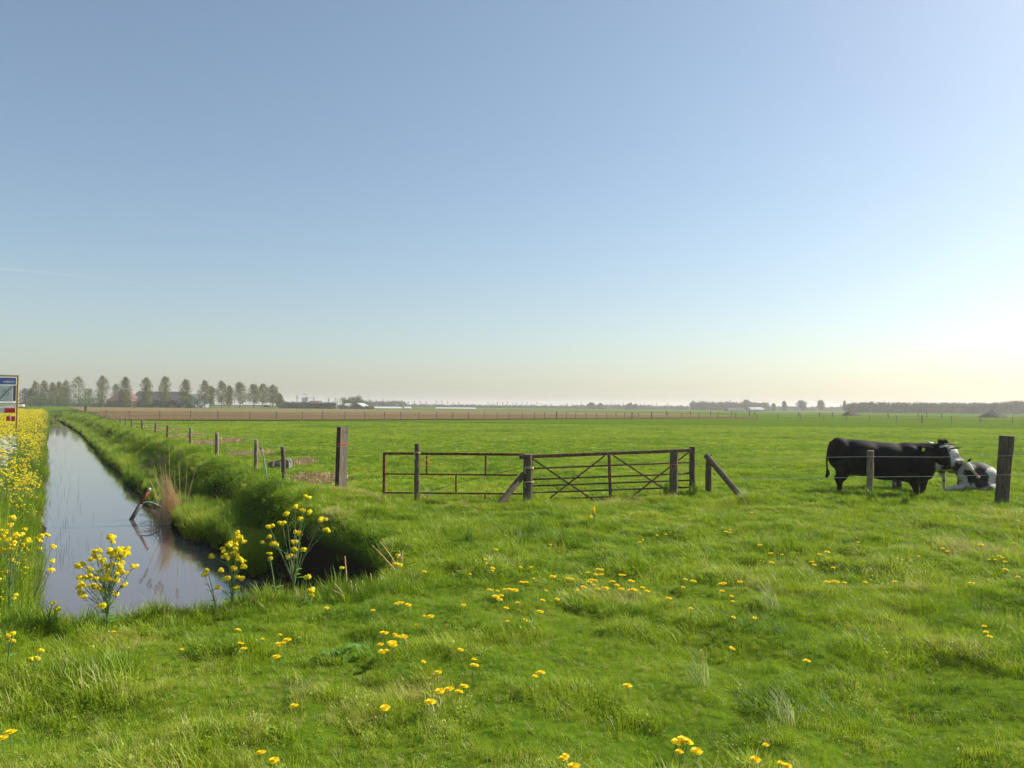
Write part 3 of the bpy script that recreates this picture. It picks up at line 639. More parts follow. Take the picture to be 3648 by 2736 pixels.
# ------------------------------------------------------------------ cattle: limb volumes merged into one continuous skin
M_black = noisemat('black_hide', (0.004, 0.0035, 0.0035), (0.026, 0.014, 0.010), 1.8, .72, .25, spec=.16, lo=.45, hi=.75)  # brown noise painted into the black stands in for the coat's sheen
def hide(name, dark, light, brown, scale, lo, hi, seed, axis_=None):
    m, t, p = newmat(name); N = t.nodes; L = t.links
    tc = N.new('ShaderNodeTexCoord'); mp = N.new('ShaderNodeMapping'); mp.inputs['Location'].default_value = (seed, seed*.7, seed*.3); L.new(tc.outputs['Object'], mp.inputs[0])
    n = N.new('ShaderNodeTexNoise'); n.inputs['Scale'].default_value = scale; n.inputs['Detail'].default_value = 4; n.inputs['Roughness'].default_value = .45; L.new(mp.outputs[0], n.inputs['Vector'])
    r = N.new('ShaderNodeValToRGB'); r.color_ramp.elements[0].position = lo; r.color_ramp.elements[0].color = (*dark, 1); r.color_ramp.elements[1].position = hi; r.color_ramp.elements[1].color = (*light, 1)
    e = r.color_ramp.elements.new((lo+hi)/2); e.color = (*brown, 1)
    if axis_:
        sx = N.new('ShaderNodeSeparateXYZ'); L.new(tc.outputs['Object'], sx.inputs[0]); m1 = N.new('ShaderNodeMath'); m1.operation = 'SUBTRACT'; m1.inputs[1].default_value = axis_[0]; L.new(sx.outputs[0], m1.inputs[0])
        m2 = N.new('ShaderNodeMath'); m2.operation = 'ABSOLUTE'; L.new(m1.outputs[0], m2.inputs[0]); m3 = N.new('ShaderNodeMath'); m3.operation = 'MULTIPLY_ADD'; m3.inputs[1].default_value = axis_[1]; m3.inputs[2].default_value = -axis_[1]*axis_[2]; L.new(m2.outputs[0], m3.inputs[0])
        m4 = N.new('ShaderNodeMath'); m4.operation = 'ADD'; L.new(m3.outputs[0], m4.inputs[0]); L.new(n.outputs[0], m4.inputs[1]); L.new(m4.outputs[0], r.inputs[0])
    else: L.new(n.outputs[0], r.inputs[0])
    L.new(r.outputs[0], p.inputs['Base Color']); p.inputs['Roughness'].default_value = .75
    return m
M_white_cow = hide('mottled_white_hide', (.05, .04, .035), (.55, .52, .47), (.28, .23, .19), 5.5, .42, .56, 2.0)
M_pied = hide('black_and_white_hide', (.012, .01, .009), (.50, .46, .41), (.16, .10, .07), 3.0, .52, .56, 6.3, (2.27, .45, .22))
M_horn = noisemat('horn', (.45, .40, .32), (.68, .63, .52), 20, .4); M_tagy = plain('yellow_ear_tag', (.62, .55, .05), .5)
M_muz = plain('pinkish_muzzle', (.42, .26, .2), .6); M_whitefur = plain('white_star', (.45, .47, .5), .9); M_hoof = plain('hoof', (.06, .05, .04), .5)
M_tan = plain('tan_hair', (.42, .26, .12), .9)
def body_obj(name, mb, mats, parent, voxel=.024, smooth=22):
    o = mb.build(name, mats, parent); r = o.modifiers.new('remesh', 'REMESH'); r.mode = 'VOXEL'; r.voxel_size = voxel; r.use_smooth_shade = True
    s_ = o.modifiers.new('smooth', 'SMOOTH'); s_.factor = .6; s_.iterations = smooth; return o
K5 = .002326
# black cow: local x right along the picture, y away from the viewer, z up; k() converts crop pixels
def k(cx, cy, y=0.0): return Vector(((cx-740)*K5, y, (742-cy)*K5))
D1 = 19.0; base = Vector((xat(c5p(740, 0)[0], D1), D1, 0)); cowrz = math.radians(-9)
cow = empty('cow', base+Vector((0, 0, hz(base.x, base.y)-.02)), 'black horned cow with white forehead star standing side on, head turned', 'cow', None, cowrz)
mb = MB()
def el(cx, cy, rx, rz_, ry, y=0, R=None): mb.ball(k(cx, cy, y), (rx*K5, ry, rz_*K5), 18, 10, R)
el(345, 330, 132, 172, .27); el(330, 300, 105, 145, .24)                                    # hips and rump
el(560, 372, 260, 185, .34); el(800, 400, 290, 195, .36); el(1010, 400, 240, 205, .31); el(1120, 420, 155, 185, .25)
mb.tube([k(330, 235), k(520, 245), k(780, 270), k(1020, 285), k(1120, 300)], [.15, .16, .16, .15, .15], 12)
mb.ball(k(1010, 330, -.22), (.16, .12, .24), 12, 8); mb.ball(k(360, 420, -.17), (.19, .12, .24), 12, 8)
el(1080, 300, 130, 75, .17); mb.tube([k(1060, 330, -.02), k(1180, 290, -.14), k(1260, 260, -.24)], [.30, .23, .16], 12)   # neck
mb.tube([k(1130, 420), k(1200, 470, -.05), k(1190, 560, 0)], [.24, .17, .1], 12)                 # brisket
mb.tube([k(880, 540), k(1040, 560), k(1150, 560)], [.12, .14, .13], 10)
for y_, dx_ in ((-.15, 0), (.15, 22)):                                                        # hind legs
    mb.tube([k(340+dx_, 400, y_), k(370+dx_, 500, y_), k(340+dx_, 590, y_)], [.24, .19, .10], 12)
    mb.tube([k(322+dx_, 560, y_), k(318+dx_, 600, y_), k(330+dx_, 660, y_), k(318+dx_, 745, y_)], [.115, .095, .06, .05], 10)
for y_, xs_ in ((-.16, (1010, 1040, 1055, 1060)), (.14, (1150, 1165, 1160, 1150))):            # forelegs
    mb.tube([k(xs_[0], 520, y_), k(xs_[1], 610, y_), k(xs_[2], 670, y_), k(xs_[3], 760, y_)], [.19, .11, .075, .055], 10)
    mb.ball(k(xs_[3], 752, y_-.02), (.062, .075, .045), 10, 6)
# head facing the viewer, slightly lowered
mb.ball(k(1278, 248, -.34), (.135, .13, .125), 16, 10); mb.ball(k(1283, 190, -.30), (.09, .08, .055), 12, 8)
mb.tube([k(1278, 250, -.36), k(1290, 330, -.46), k(1302, 410, -.50), k(1306, 440, -.50)], [.135, .115, .088, .075], 14)
mb.ball(k(1305, 428, -.51), (.088, .09, .07), 12, 8); mb.tube([k(1240, 330, -.26), k(1285, 400, -.40)], [.15, .09], 10)
cb_ = body_obj('body', mb, M_black, cow)
rd = random.Random(3); mb = MB()
for i in range(70):
    a = rd.uniform(0, 6.28); q = k(1284+rd.uniform(-42, 42), 196+rd.uniform(-22, 8), -.33+rd.uniform(-.06, .06)); mb.tube([q, q+Vector((rd.uniform(-.03, .03), rd.uniform(-.04, 0), rd.uniform(.02, .07)))], [.011, .002], 4)
mb.build('forelock', M_black, cow)
for sgn, pts in ((-1, ((1195, 202, -.32), (1165, 199, -.34), (1146, 190, -.35), (1134, 174, -.35))), (1, ((1338, 202, -.32), (1368, 205, -.34), (1392, 201, -.35), (1406, 188, -.35)))):
    mb = MB(); mb.tube([k(*p_) for p_ in pts], [.03, .026, .018, .005], 8); mb.build('horn', M_horn, cow, True)
def ear(parent, a, tip, w, mat, droop=0, name='ear'):
    mb = MB(); A, B = Vector(a), Vector(tip); t_ = (B-A); s_ = Vector((0, 0, 1)).cross(t_).normalized(); u_ = t_.cross(s_).normalized()
    P = [A+t_*f for f in (0, .25, .55, .85, 1)]; rr = [w*.45, w*.85, w, w*.6, w*.12]
    mb.tube(P, rr, 10, True, .35); o = mb.build(name, mat, parent, True); return o
e1 = ear(cow, k(1200, 243, -.33), k(1060, 232, -.30), .062, M_black); e2 = ear(cow, k(1348, 250, -.33), k(1460, 238, -.30), .066, M_black)
mb = MB(); mb.box(k(1100, 264, -.345), (.065, .008, .075), Matrix.Rotation(.2, 3, 'Y')); mb.build('ear_tag', M_tagy, e1)
mb = MB(); mb.ball(k(1264, 230, -.462), (.078, .018, .032), 12, 6, Matrix.Rotation(-.12, 3, 'Y')); mb.build('forehead_star', M_whitefur, cow, True)
for ex, ey in ((1226, 262), (1334, 264)):
    mb = MB(); mb.ball(k(ex, ey, -.43), .024, 10, 6); mb.build('eye', plain('dark_eye', (.01, .008, .006), .1, .8), cow, True)
for nx in (1288, 1322):
    mb = MB(); mb.ball(k(nx, 425, -.595), (.014, .012, .018), 8, 5); mb.build('nostril', M_hoof, cow, True)
mb = MB(); mb.tube([k(262, 205, .0), k(232, 280, 0), k(214, 380, 0), k(215, 470, 0), k(222, 510, 0)], [.05, .03, .022, .02, .024], 8)
mb.tube([k(222, 500, 0), k(224, 540, 0), k(208, 578, 0)], [.035, .05, .02], 8); mb.build('tail', M_black, cow, True)
rd = random.Random(4); mb = MB()
for i in range(26):
    mb.tube([k(222+rd.uniform(-10, 10), 510, rd.uniform(-.02, .02)), k(212+rd.uniform(-18, 14), 575+rd.uniform(-12, 12), rd.uniform(-.03, .03))], [.012, .003], 4)
mb.build('tail_tuft', M_black, cow)
mb = MB(); mb.ball(k(465, 525, 0), (.11, .1, .06), 12, 7); [mb.tube([k(440+14*i, 535, -.05+.03*(i % 2)), k(438+14*i, 556, -.05+.03*(i % 2))], [.014, .008], 6) for i in range(4)]
mb.build('udder', plain('udder_skin', (.10, .07, .06), .7), cow, True)
# second cow, behind
D2 = 20.2; s2 = D2/D1; b2 = Vector((xat(c5p(740, 0)[0], D2), D2, 0))
cow2 = empty('cow', b2+Vector((0, 0, hz(b2.x, b2.y)-.03)), 'mottled white cow standing half hidden behind the black cow', 'cow', None, cowrz*.5); cow2.scale = (s2, s2, s2)
mb = MB()
el(1410, 415, 100, 135, .25); el(1380, 420, 130, 130, .27); el(1200, 440, 230, 130, .28); el(1010, 440, 200, 125, .26); el(900, 420, 130, 120, .2)
el(1080, 500, 250, 100, .25); mb.tube([k(1400, 330), k(1200, 345), k(1000, 350)], [.12, .12, .12], 10)
mb.tube([k(880, 420), k(800, 380, .1), k(740, 360, .2)], [.2, .15, .12], 10); mb.ball(k(700, 350, .25), (.19, .11, .12), 12, 8)
for y_, x0_, x1_ in ((-.13, 1440, 1500), (.13, 1350, 1378)):
    mb.tube([k(x0_, 430, y_), k((x0_+x1_)/2-8, 520, y_), k(x1_-6, 590, y_)], [.22, .13, .07], 12); mb.tube([k(x1_-4, 585, y_), k(x1_+6, 640, y_), k(x1_+8, 745, y_)], [.066, .048, .045], 10)
for y_, x0_ in ((-.12, 850), (.12, 950)):
    mb.tube([k(x0_+20, 520, y_), k(x0_, 620, y_), k(x0_+4, 745, y_)], [.13, .065, .05], 10)
body_obj('body', mb, M_white_cow, cow2)
for x0_, y_ in ((1507, -.13), (925, .12)):
    mb = MB(); mb.tube([k(x0_-2, 575, y_), k(x0_, 640, y_), k(x0_, 745, y_)], [.062, .054, .052], 10); mb.build('stocking', M_black, cow2, True)
mb = MB(); mb.tube([k(1470, 330, -.05), k(1500, 400, -.08), k(1490, 500, -.1), k(1480, 560, -.1)], [.028, .018, .014, .022], 8); mb.build('tail', M_white_cow, cow2, True)
mb = MB(); mb.ball(k(1440, 548, 0), (.10, .1, .06), 12, 7); mb.build('udder', plain('pale_udder', (.34, .25, .21), .7), cow2, True)
# third cow, lying down
D3 = 19.6; s3 = D3/D1; b3 = Vector((xat(c5p(740, 0)[0], D3), D3, 0))
cow3 = empty('cow', b3+Vector((0, 0, hz(b3.x, b3.y)-.02)), 'black and white cow lying in the grass left of the thick post', 'cow', None, math.radians(3)); cow3.scale = (s3, s3, s3)
mb = MB()
el(1765, 590, 170, 150, .33); el(1850, 600, 110, 125, .34); el(1680, 590, 120, 140, .28); el(1900, 650, 70, 95, .30); el(1760, 680, 200, 70, .42)
mb.tube([k(1650, 500), k(1750, 500), k(1860, 530)], [.12, .13, .12], 10)
mb.tube([k(1680, 560, -.05), k(1620, 510, -.14), k(1585, 460, -.2)], [.22, .14, .09], 12)
mb.tube([k(1572, 452, -.24), k(1592, 505, -.34), k(1625, 572, -.42)], [.092, .078, .05], 12); mb.ball(k(1632, 580, -.43), (.058, .06, .042), 12, 8)
mb.tube([k(1560, 700, -.15), k(1440, 700, -.25), k(1330, 716, -.3)], [.09, .07, .05], 8)
mb.tube([k(1820, 690, -.3), k(1700, 715, -.42), k(1600, 722, -.45)], [.12, .07, .05], 8)
body_obj('body', mb, M_pied, cow3)
ear(cow3, k(1595, 440, -.24), k(1640, 398, -.2), .05, M_black); ear(cow3, k(1560, 440, -.24), k(1510, 425, -.2), .045, M_tan)
mb = MB(); mb.tube([k(1555, 450, -.315), k(1582, 510, -.405), k(1612, 562, -.46)], [.024, .028, .022], 10, True, .5); mb.build('blaze', plain('white_blaze', (.6, .55, .45), .9), cow3, True)
mb = MB(); mb.ball(k(1638, 584, -.46), (.046, .045, .034), 12, 7); mb.build('muzzle', M_muz, cow3, True)
mb = MB(); mb.ball(k(1604, 470, -.32), .015, 8, 5); mb.build('eye', M_hoof, cow3, True)

# ------------------------------------------------------------------ road sign
D = 36.0; xr = xat(17.2, D); zb = hz(xr, D); zt = ap(17.6, src(0, 1337)[1], D).z
sg = empty('road_sign', (xr, D, zb), 'yellow framed road sign with blue end of town plate and zone plate', 'sign', None, math.radians(20))
M_yel = plain('ochre_yellow_paint', (.50, .33, .06), .5); M_blue = plain('sign_blue', (.05, .20, .60), .4); M_wht = plain('sign_white', (.72, .73, .74), .45); M_red = plain('sign_red', (.68, .02, .03), .45); M_gry = plain('sign_grey', (.30, .30, .31), .5); M_drk = plain('sign_back_grey', (.12, .12, .12), .6)
H = zt-zb; PXM = D/F/3.5625                     # metres per photo pixel at the sign
def sz(sy): return H-(sy-1337)*PXM
Wd = 1.25
for xx in (0, -Wd):
    mb = MB(); mb.box((xx, 0, (H-.25)/2), (.075, .06, H+.25)); mb.build('post', M_yel, sg)
mb = MB(); mb.box((-Wd/2, 0, H-.035), (Wd-.077, .06, .07)); mb.build('crossbar', M_yel, sg)
def plate(name, x0, x1, z0, z1, mat, y=-.04, t=.02, par=sg):
    mb = MB(); mb.box(((x0+x1)/2, y, (z0+z1)/2), (x1-x0, t, z1-z0)); o = mb.build(name, mat, par); b_ = o.modifiers.new('bevel', 'BEVEL'); b_.width = .004; return o
zt1, zt0 = sz(1345), sz(1371)
tp_ = plate('town_plate', -Wd+.05, -.045, zt0, zt1, M_wht); plate('blue_field', -Wd+.065, -.06, zt0+.018, zt1-.014, M_blue, -.052, .006, tp_)
def text(body, name, mat, x, z, size, par, y, align='RIGHT'):
    cu = bpy.data.curves.new(name, 'FONT'); cu.body = body; cu.size = size; cu.align_x = align; cu.extrude = .002; cu.offset = .006
    tmp = bpy.data.objects.new('tmp', cu); SC.collection.objects.link(tmp); bpy.context.view_layer.update()
    dg = bpy.context.evaluated_depsgraph_get(); me_ = bpy.data.meshes.new_from_object(tmp.evaluated_get(dg)); bpy.data.objects.remove(tmp)
    me_.materials.clear(); me_.materials.append(mat); o = bpy.data.objects.new(name, me_); SC.collection.objects.link(o); o.parent = par
    o.rotation_euler = (math.pi/2, 0, 0); o.location = (x, y, z); return o
text('ndam', 'town_name', M_wht, -.12, zt0+.085, .20, tp_, -.060)
mb = MB(); a_, b_ = Vector((-.09, -.066, zt1-.045)), Vector((-Wd+.1, -.066, zt0+.05)); v_ = b_-a_; n_ = Vector((v_.z, 0, -v_.x)).normalized()*.016
mb.add([a_-n_, b_-n_, b_+n_, a_+n_, a_-n_+Vector((0, .004, 0)), b_-n_+Vector((0, .004, 0)), b_+n_+Vector((0, .004, 0)), a_+n_+Vector((0, .004, 0))], [(0, 1, 2, 3), (7, 6, 5, 4), (0, 4, 5, 1), (2, 6, 7, 3)]); mb.build('red_slash', M_red, tp_)
# zone plate and its dark box edge
zz1, zz0 = sz(1374), sz(1428)
zp = plate('zone_plate', -.72, -.17, zz0, zz1, M_wht, -.05, .02); plate('box_edge', -.168, -.055, zz0-.01, zz1+.004, M_drk, -.03, .03, zp); plate('plate_rim', -.72, -.17, zz0-.03, zz0-.002, M_gry, -.045, .02, zp)
cx_, cz_ = -.46, (zz0+zz1)/2+.03
mb = MB(); mb.tube([(cx_+.135*math.cos(q), -.062, cz_+.135*math.sin(q)) for q in np.linspace(0, 2*math.pi, 25)], .014, 6); mb.build('ring', M_gry, zp)
text('P', 'letter', M_gry, cx_+.005, cz_-.07, .2, zp, -.062, 'CENTER')
mb = MB(); a_, b_ = Vector((-.20, -.068, zz1-.03)), Vector((-.70, -.068, zz0+.04)); v_ = b_-a_; n_ = Vector((v_.z, 0, -v_.x)).normalized()*.03
mb.add([a_-n_, b_-n_, b_+n_, a_+n_], [(0, 1, 2, 3)]); mb.build('grey_slash', M_gry, zp)
plate('caption_line', -.42, -.25, zz0+.07, zz0+.09, M_gry, -.061, .003, zp)
# red and white boards
zb1, zb0 = sz(1454), sz(1471)
rb = plate('barrier_board', -Wd+.05, -.055, zb0, zb1, M_wht, -.035, .02)
for x0_, x1_ in ((-.48, -.057), (-1.18, -.84)): plate('red_block', x0_, x1_, zb0+.001, zb1-.001, M_red, -.047, .005, rb)
rb2 = plate('low_board', -.4, -.055, sz(1500), sz(1483), M_red, -.035, .02)
plate('white_block', -.26, -.2, sz(1499.5), sz(1483.5), M_wht, -.047, .005, rb2)

# ------------------------------------------------------------------ trees and distant things
M_crown = leafmat('poplar_leaves', [(0.09, 0.112, 0.016), (0.155, 0.165, 0.028), (0.22, 0.205, 0.05)], .3, .6, .02, None, .5)
M_fresh = leafmat('fresh_green_leaves', [(0.06, 0.11, 0.02), (0.13, 0.20, 0.035)], .3, .6, .02, None, .4)
M_hedge = leafmat('dark_hedge_leaves', [(0.03, 0.045, 0.018), (0.09, 0.12, 0.03)], .2, .6, .02, None, .25)
M_fog = leafmat('far_wood_leaves', [(0.03, 0.055, 0.018), (0.07, 0.10, 0.032)], .2, .6, .01, None, .05)
M_twig = noisemat('bare_twigs', (0.14, 0.11, 0.08), (0.24, 0.19, 0.14), 1, .9)
def leaves(mb, c, r, n, s, rd, flat=1.0):
    for i in range(n):
        d = Vector((rd.gauss(0, 1), rd.gauss(0, 1), rd.gauss(0, 1))).normalized(); q = Vector(c)+Vector((d.x*r[0], d.y*r[1], d.z*r[2]))*rd.uniform(.35, 1.05)
        a = Vector((rd.gauss(0, 1), rd.gauss(0, 1), rd.gauss(0, 1))).normalized(); b = a.cross(d if abs(a.dot(d)) < .95 else Vector((0, 0, 1))).normalized(); k_ = s*rd.uniform(.6, 1.3)
        mb.add([q, q+a*k_*.5+b*k_*.35, q+a*k_, q+a*k_*.5-b*k_*.35], [(0, 1, 2, 3)])
def crown_poplar(seed, h=13.0, w=2.7, n=30, per=46, s=.42, base=.16, peak=.42):
    rd = random.Random(seed); mb = MB(); ctr = []
    for i in range(n):
        f = (i+.5)/n; z = h*(base+(1-base)*f*.96)
        prof = w*min(1, (1.03-f)**.6*1.35)*(f+.12)**.3
        a = i*2.4+rd.uniform(-.5, .5); q = prof*rd.uniform(.25, .8); c = (q*math.cos(a), q*math.sin(a), z); ctr.append(c)
        rr = .42*prof+.35; leaves(mb, c, (rr, rr, rr*1.05), per, s, rd)
    return mb, ctr
def tree_thing(name, mbc, ctr, h, loc, label, matl, cat='tree', group=None, tr=.2):
    t = empty(name, loc, label, cat, group); mbc.build('crown', matl, t)
    mb = MB(); mb.tube([(0, 0, -.5), (.05, 0, h*.25), (-.03, .04, h*.6), (0, 0, h*.93)], [tr, tr*.8, tr*.45, .03], 7)
    for c in ctr[::3]:
        z0 = c[2]*.72; mb.tube([(0, 0, z0), (c[0]*.5, c[1]*.5, z0+(c[2]-z0)*.6), c], [tr*.3, tr*.2, .03], 4)
    mb.build('trunk', M_bark, t); return t
def W3(sx_, sy_, D): return ap(sx_/3.5625, sy_/3.5625, D)
def c1(x, y): return x/3.16, 1280+y/3.16
def c3s(x, y): return 350+x/3.16, 1320+y/3.16
def c4s(x, y): return 1000+x/3.16, 1380+y/3.16
def c5s(x, y): return 1700+x/2.212, 1400+y/2.212
def c6s(x, y): return 2600+x/2.11, 1400+y/2.11
GND = 0.0
row = [((50, 55), 'leftmost tall tree of the row in front of the long barn'), ((310, 70), 'tree beside the red roofed farmhouse, in front of its right end'), ((550, 75), 'third tree of the row, before the dark barn roof'),
       ((755, 62), 'fourth and pointed tree of the row, before the dark barn roof'), ((985, 100), 'tree of the row just left of the barn gable'), ((1205, 112), 'tree of the row just right of the barn gable'),
       ((1275, 178), 'small tree leaning out behind the seventh of the row'), ((1395, 118), 'broad topped tree in the right half of the row'), ((1478, 168), 'low tree tucked behind the broad topped one'),
       ((1600, 132), 'round headed tree, widest of the right half of the row'), ((1755, 155), 'tree third from the right end of the row'), ((1856, 150), 'slim tree second from the right end of the row'), ((1968, 163), 'loose crowned tree at the right end of the row'),
       ((2040, 262), 'faint small tree just beyond the right end of the row')]
for i, ((cx, cy), lab) in enumerate(row):
    D = 320+i*7; sx_, sy_ = c3s(cx, cy); top = W3(sx_, sy_, D); h = top.z
    small = i in (6, 8, 13); w = (4.1 if not small else 2.5)*(1.15 if i in (7, 9, 10) else 1)*D/360
    mbc, ctr = crown_poplar(700+i, h, w, 34, 72, .46*D/360, base=(.2 if i < 9 else .24))
    tree_thing('roadside_tree', mbc, ctr, h, (top.x, D, 0), lab, M_crown, group='row of trees before the farm')
lg = [((355, 340), 3.5, 'hazy round tree at the far left behind the road sign', 0), ((400, 248), 2.2, 'slim pale tree left of the bushes on the left', 1), ((497, 235), 2.5, 'slim tree second in the left grove', 1), ((597, 258), 2.5, 'low topped tree in the middle of the left grove', 1),
      ((665, 252), 2.3, 'small tree right of the middle of the left grove', 1), ((745, 235), 2.4, 'pointed tree beside the widest tree of the left grove', 1), ((890, 190), 4.6, 'widest and tallest tree of the left grove', 1), ((620, 320), 4.0, 'fresh green rounded tree low in the left grove', 2),
      ((725, 325), 3.6, 'second fresh green rounded tree low in the left grove', 2), ((1000, 330), 3.6, 'grey green tree between the grove and the row', 2), ((290, 330), 4.0, 'dark bushy tree next to the yellow sign frame', 0), ((480, 380), 4.5, 'broad dark bushy tree low in the left grove', 0), ((1305, 275), 2.8, 'light green tree behind the farmhouse roof', 2)]
for i, ((cx, cy), w, lab, ty) in enumerate(lg):
    w *= 1.45; D = 385+i*4 if i != 12 else 470; sx_, sy_ = c1(cx, cy); top = W3(sx_, sy_, D); h = top.z
    mbc, ctr = crown_poplar(800+i, h, w, 34, 60, .5, base=.06 if ty != 1 else .12)
    tree_thing('grove_tree', mbc, ctr, h, (top.x, D, 0), lab, [M_hedge, M_crown, M_fresh][ty], group='trees of the grove on the left')
def bushrow(name, sx0, sx1, sytop, D, mat, label, cat, seed, s=.5, dep=2.5, n=None, jag=.25, trunk=True, kind=None, var=None, base=-.2):
    """a hedge or wood edge: leafy lumps along a line, with real depth"""
    rd = random.Random(seed); a = W3(sx0, sytop, D); b_ = W3(sx1, sytop, D); L_ = b_.x-a.x; h = a.z; mb = MB(); n = n or max(3, int(L_/(h*.55)))
    for i in range(n):
        f = (i+.5)/n; hh = h*rd.uniform(1-jag, 1+jag*.4)
        if var is not None: hh = W3(sx0, float(np.interp(f, [v_[0] for v_ in var], [v_[1] for v_ in var])), D).z*rd.uniform(1-jag, 1+jag*.25)
        for zf in (.3, .7):
            leaves(mb, (L_*f+rd.uniform(-.3, .3)*h*.4, rd.uniform(-dep, dep)*.6, hh*zf), (max(h*.38, L_/n*.8), dep, hh*.36), int(150*max(1, hh/(s*8))), s, rd)
    if kind: o = mb.build(name, mat, None, False, (a.x, D, base)); return tag(o, label, kind=kind)
    t = empty(name, (a.x, D, base), label, cat); mb.build('foliage', mat, t)
    if trunk:
        tb = MB(); [tb.tube([(L_*(i+.5)/n, 0, -.3), (L_*(i+.5)/n, .1, h*.55)], [.12, .05], 5) for i in range(n)]; tb.build('stems', M_bark, t)
    return t
x_, y_ = c1(0, 470); xe, _ = c1(1150, 0); bushrow('undergrowth_hedge', 85, xe, c1(0, 405)[1], 372, M_fresh, 'dark undergrowth along the foot of the left grove', 'hedge', 1, .5)
bushrow('farm_hedge', c3s(390, 0)[0], c3s(1200, 0)[0], c3s(0, 318)[1], 345, M_hedge, 'mixed green hedge in front of the long barn', 'hedge', 2, .45)
bushrow('garden_hedge', c3s(-60, 0)[0], c3s(330, 0)[0], c3s(0, 348)[1], 350, M_hedge, 'low dark hedge in front of the farmhouse', 'hedge', 3, .4)
bushrow('clipped_hedge', c4s(-10, 0)[0], c4s(612, 0)[0], c4s(0, 160)[1], 420, M_hedge, 'long dark evenly topped hedge right of the tree row', 'hedge', 4, .5, jag=.06, dep=2.0, n=46)
bushrow('low_bush', c4s(650, 0)[0], c4s(710, 0)[0], c4s(0, 188)[1], 415, M_hedge, 'small dark bush at the left end of the brick barn', 'bush', 5, .45)
bushrow('low_bush', c4s(955, 0)[0], c4s(1045, 0)[0], c4s(0, 205)[1], 415, M_hedge, 'dark bushes at the right end of the brick barn', 'bush', 6, .45)
sx_, sy_ = c4s(805, 82); D = 450; top = W3(sx_, sy_, D); rd = random.Random(9); mbc = MB(); ctr = []
for i in range(34):
    a = rd.uniform(0, 6.28); q = 6.2*math.sqrt(rd.random()); z = top.z*(.35+.58*rd.random()*(1-(q/7)**2*.6)); ctr.append((q*math.cos(a), q*math.sin(a), z)); leaves(mbc, ctr[-1], (2.2, 2.2, 1.7), 90, .55, rd)
tree_thing('round_tree', mbc, ctr, top.z*.8, (top.x, D, 0), 'big dense round tree behind the brick barn', M_fresh, tr=.35)

# farmhouse, long barn, brick barn, other buildings
M_tile = noisemat('red_roof_tiles', (.12, .058, .04), (.17, .085, .06), 1.5, .8); M_slate = noisemat('dark_roof_sheets', (.035, .032, .032), (.07, .065, .065), .8, .7)
M_brick = noisemat('dark_red_brick', (.10, .05, .04), (.18, .09, .065), 3, .9); M_rend = plain('pale_render', (.55, .52, .46), .8); M_greenw = plain('green_grey_cladding', (.13, .18, .17), .7)
M_glass = plain('dark_window_glass', (.03, .035, .04), .15, .6); M_greyroof = noisemat('grey_sheet_roof', (.30, .29, .28), (.42, .41, .40), .5, .7); M_glh = plain('greenhouse_glass', (.5, .52, .54), .35, .6); M_bluegrey = plain('blue_grey_concrete', (.22, .27, .31), .8)
def house(name, sx0, sx1, syeave, syridge, D, dep, label, mwall, mroof, gable='y', hip=0.0, windows=(), group=None):
    a, b_ = W3(sx0, syeave, D), W3(sx1, syeave, D); r = W3(sx0, syridge, D+dep/2); L_ = b_.x-a.x; ze = a.z; zr = r.z
    t = empty(name, (a.x, D, 0), label, 'building', group); ov = .35
    mb = MB()
    if gable == 'y':                        # ridge runs along the picture
        mb.box((L_/2, dep/2, ze/2-.1), (L_, dep, ze+.2))
        if hip == 0: mb.add([(.01, .02, ze-.003), (.01, dep-.02, ze-.003), (.01, dep/2, zr-.12), (L_-.01, .02, ze-.003), (L_-.01, dep-.02, ze-.003), (L_-.01, dep/2, zr-.12)], [(0, 2, 1), (3, 4, 5)])
        mb.build('wall', mwall, t); mb = MB(); x0_, x1_ = -ov, L_+ov; d_ = .18
        P = [(x0_, -ov, ze-.1), (x1_, -ov, ze-.1), (x1_-hip, dep/2, zr), (x0_+hip, dep/2, zr), (x0_, dep+ov, ze-.1), (x1_, dep+ov, ze-.1)]
        P += [(p_[0], p_[1], p_[2]-d_) for p_ in P]; Fc = [(0, 1, 2, 3), (3, 2, 5, 4), (7, 6, 9, 8), (8, 9, 10, 11), (0, 6, 7, 1), (4, 5, 11, 10)]
        if hip: Fc += [(0, 3, 4), (1, 5, 2), (6, 10, 9), (7, 8, 11)]
        Fc += [(0, 4, 10, 6), (1, 7, 11, 5)] if hip else [(0, 3, 9, 6), (3, 4, 10, 9), (1, 7, 8, 2), (2, 8, 11, 5)]
        mb.add(P, Fc); mb.build('roof', mroof, t)
    else:                                   # gable faces the viewer
        mb.prism([(0, -.2), (L_, -.2), (L_, ze), (L_/2, zr-.1), (0, ze)], dep); mb.v = [(p_[0], p_[1]+dep/2, p_[2]) for p_ in mb.v]; mb.build('wall', mwall, t)
        mb = MB()
        for sgn in (0, 1):
            q0, q1 = ((-ov, ze-.2) if sgn == 0 else (L_+ov, ze-.2)), (L_/2, zr+.05)
            vs_r = [(q0[0], -ov, q0[1]), (q1[0], -ov, q1[1]), (q1[0], dep+ov, q1[1]), (q0[0], dep+ov, q0[1])]; mb.add(vs_r+[(p_[0], p_[1], p_[2]+.15) for p_ in vs_r], [(0, 1, 2, 3), (7, 6, 5, 4), (0, 4, 5, 1), (2, 6, 7, 3), (0, 3, 7, 4)])
        mb.build('roof', mroof, t)
    for (f, z, w, h_, mt) in windows:
        mb = MB(); mb.box((L_*f, -.03, z), (w, .1, h_)); w_ = mb.build('window' if mt is M_glass else 'door', mt, t)
    return t
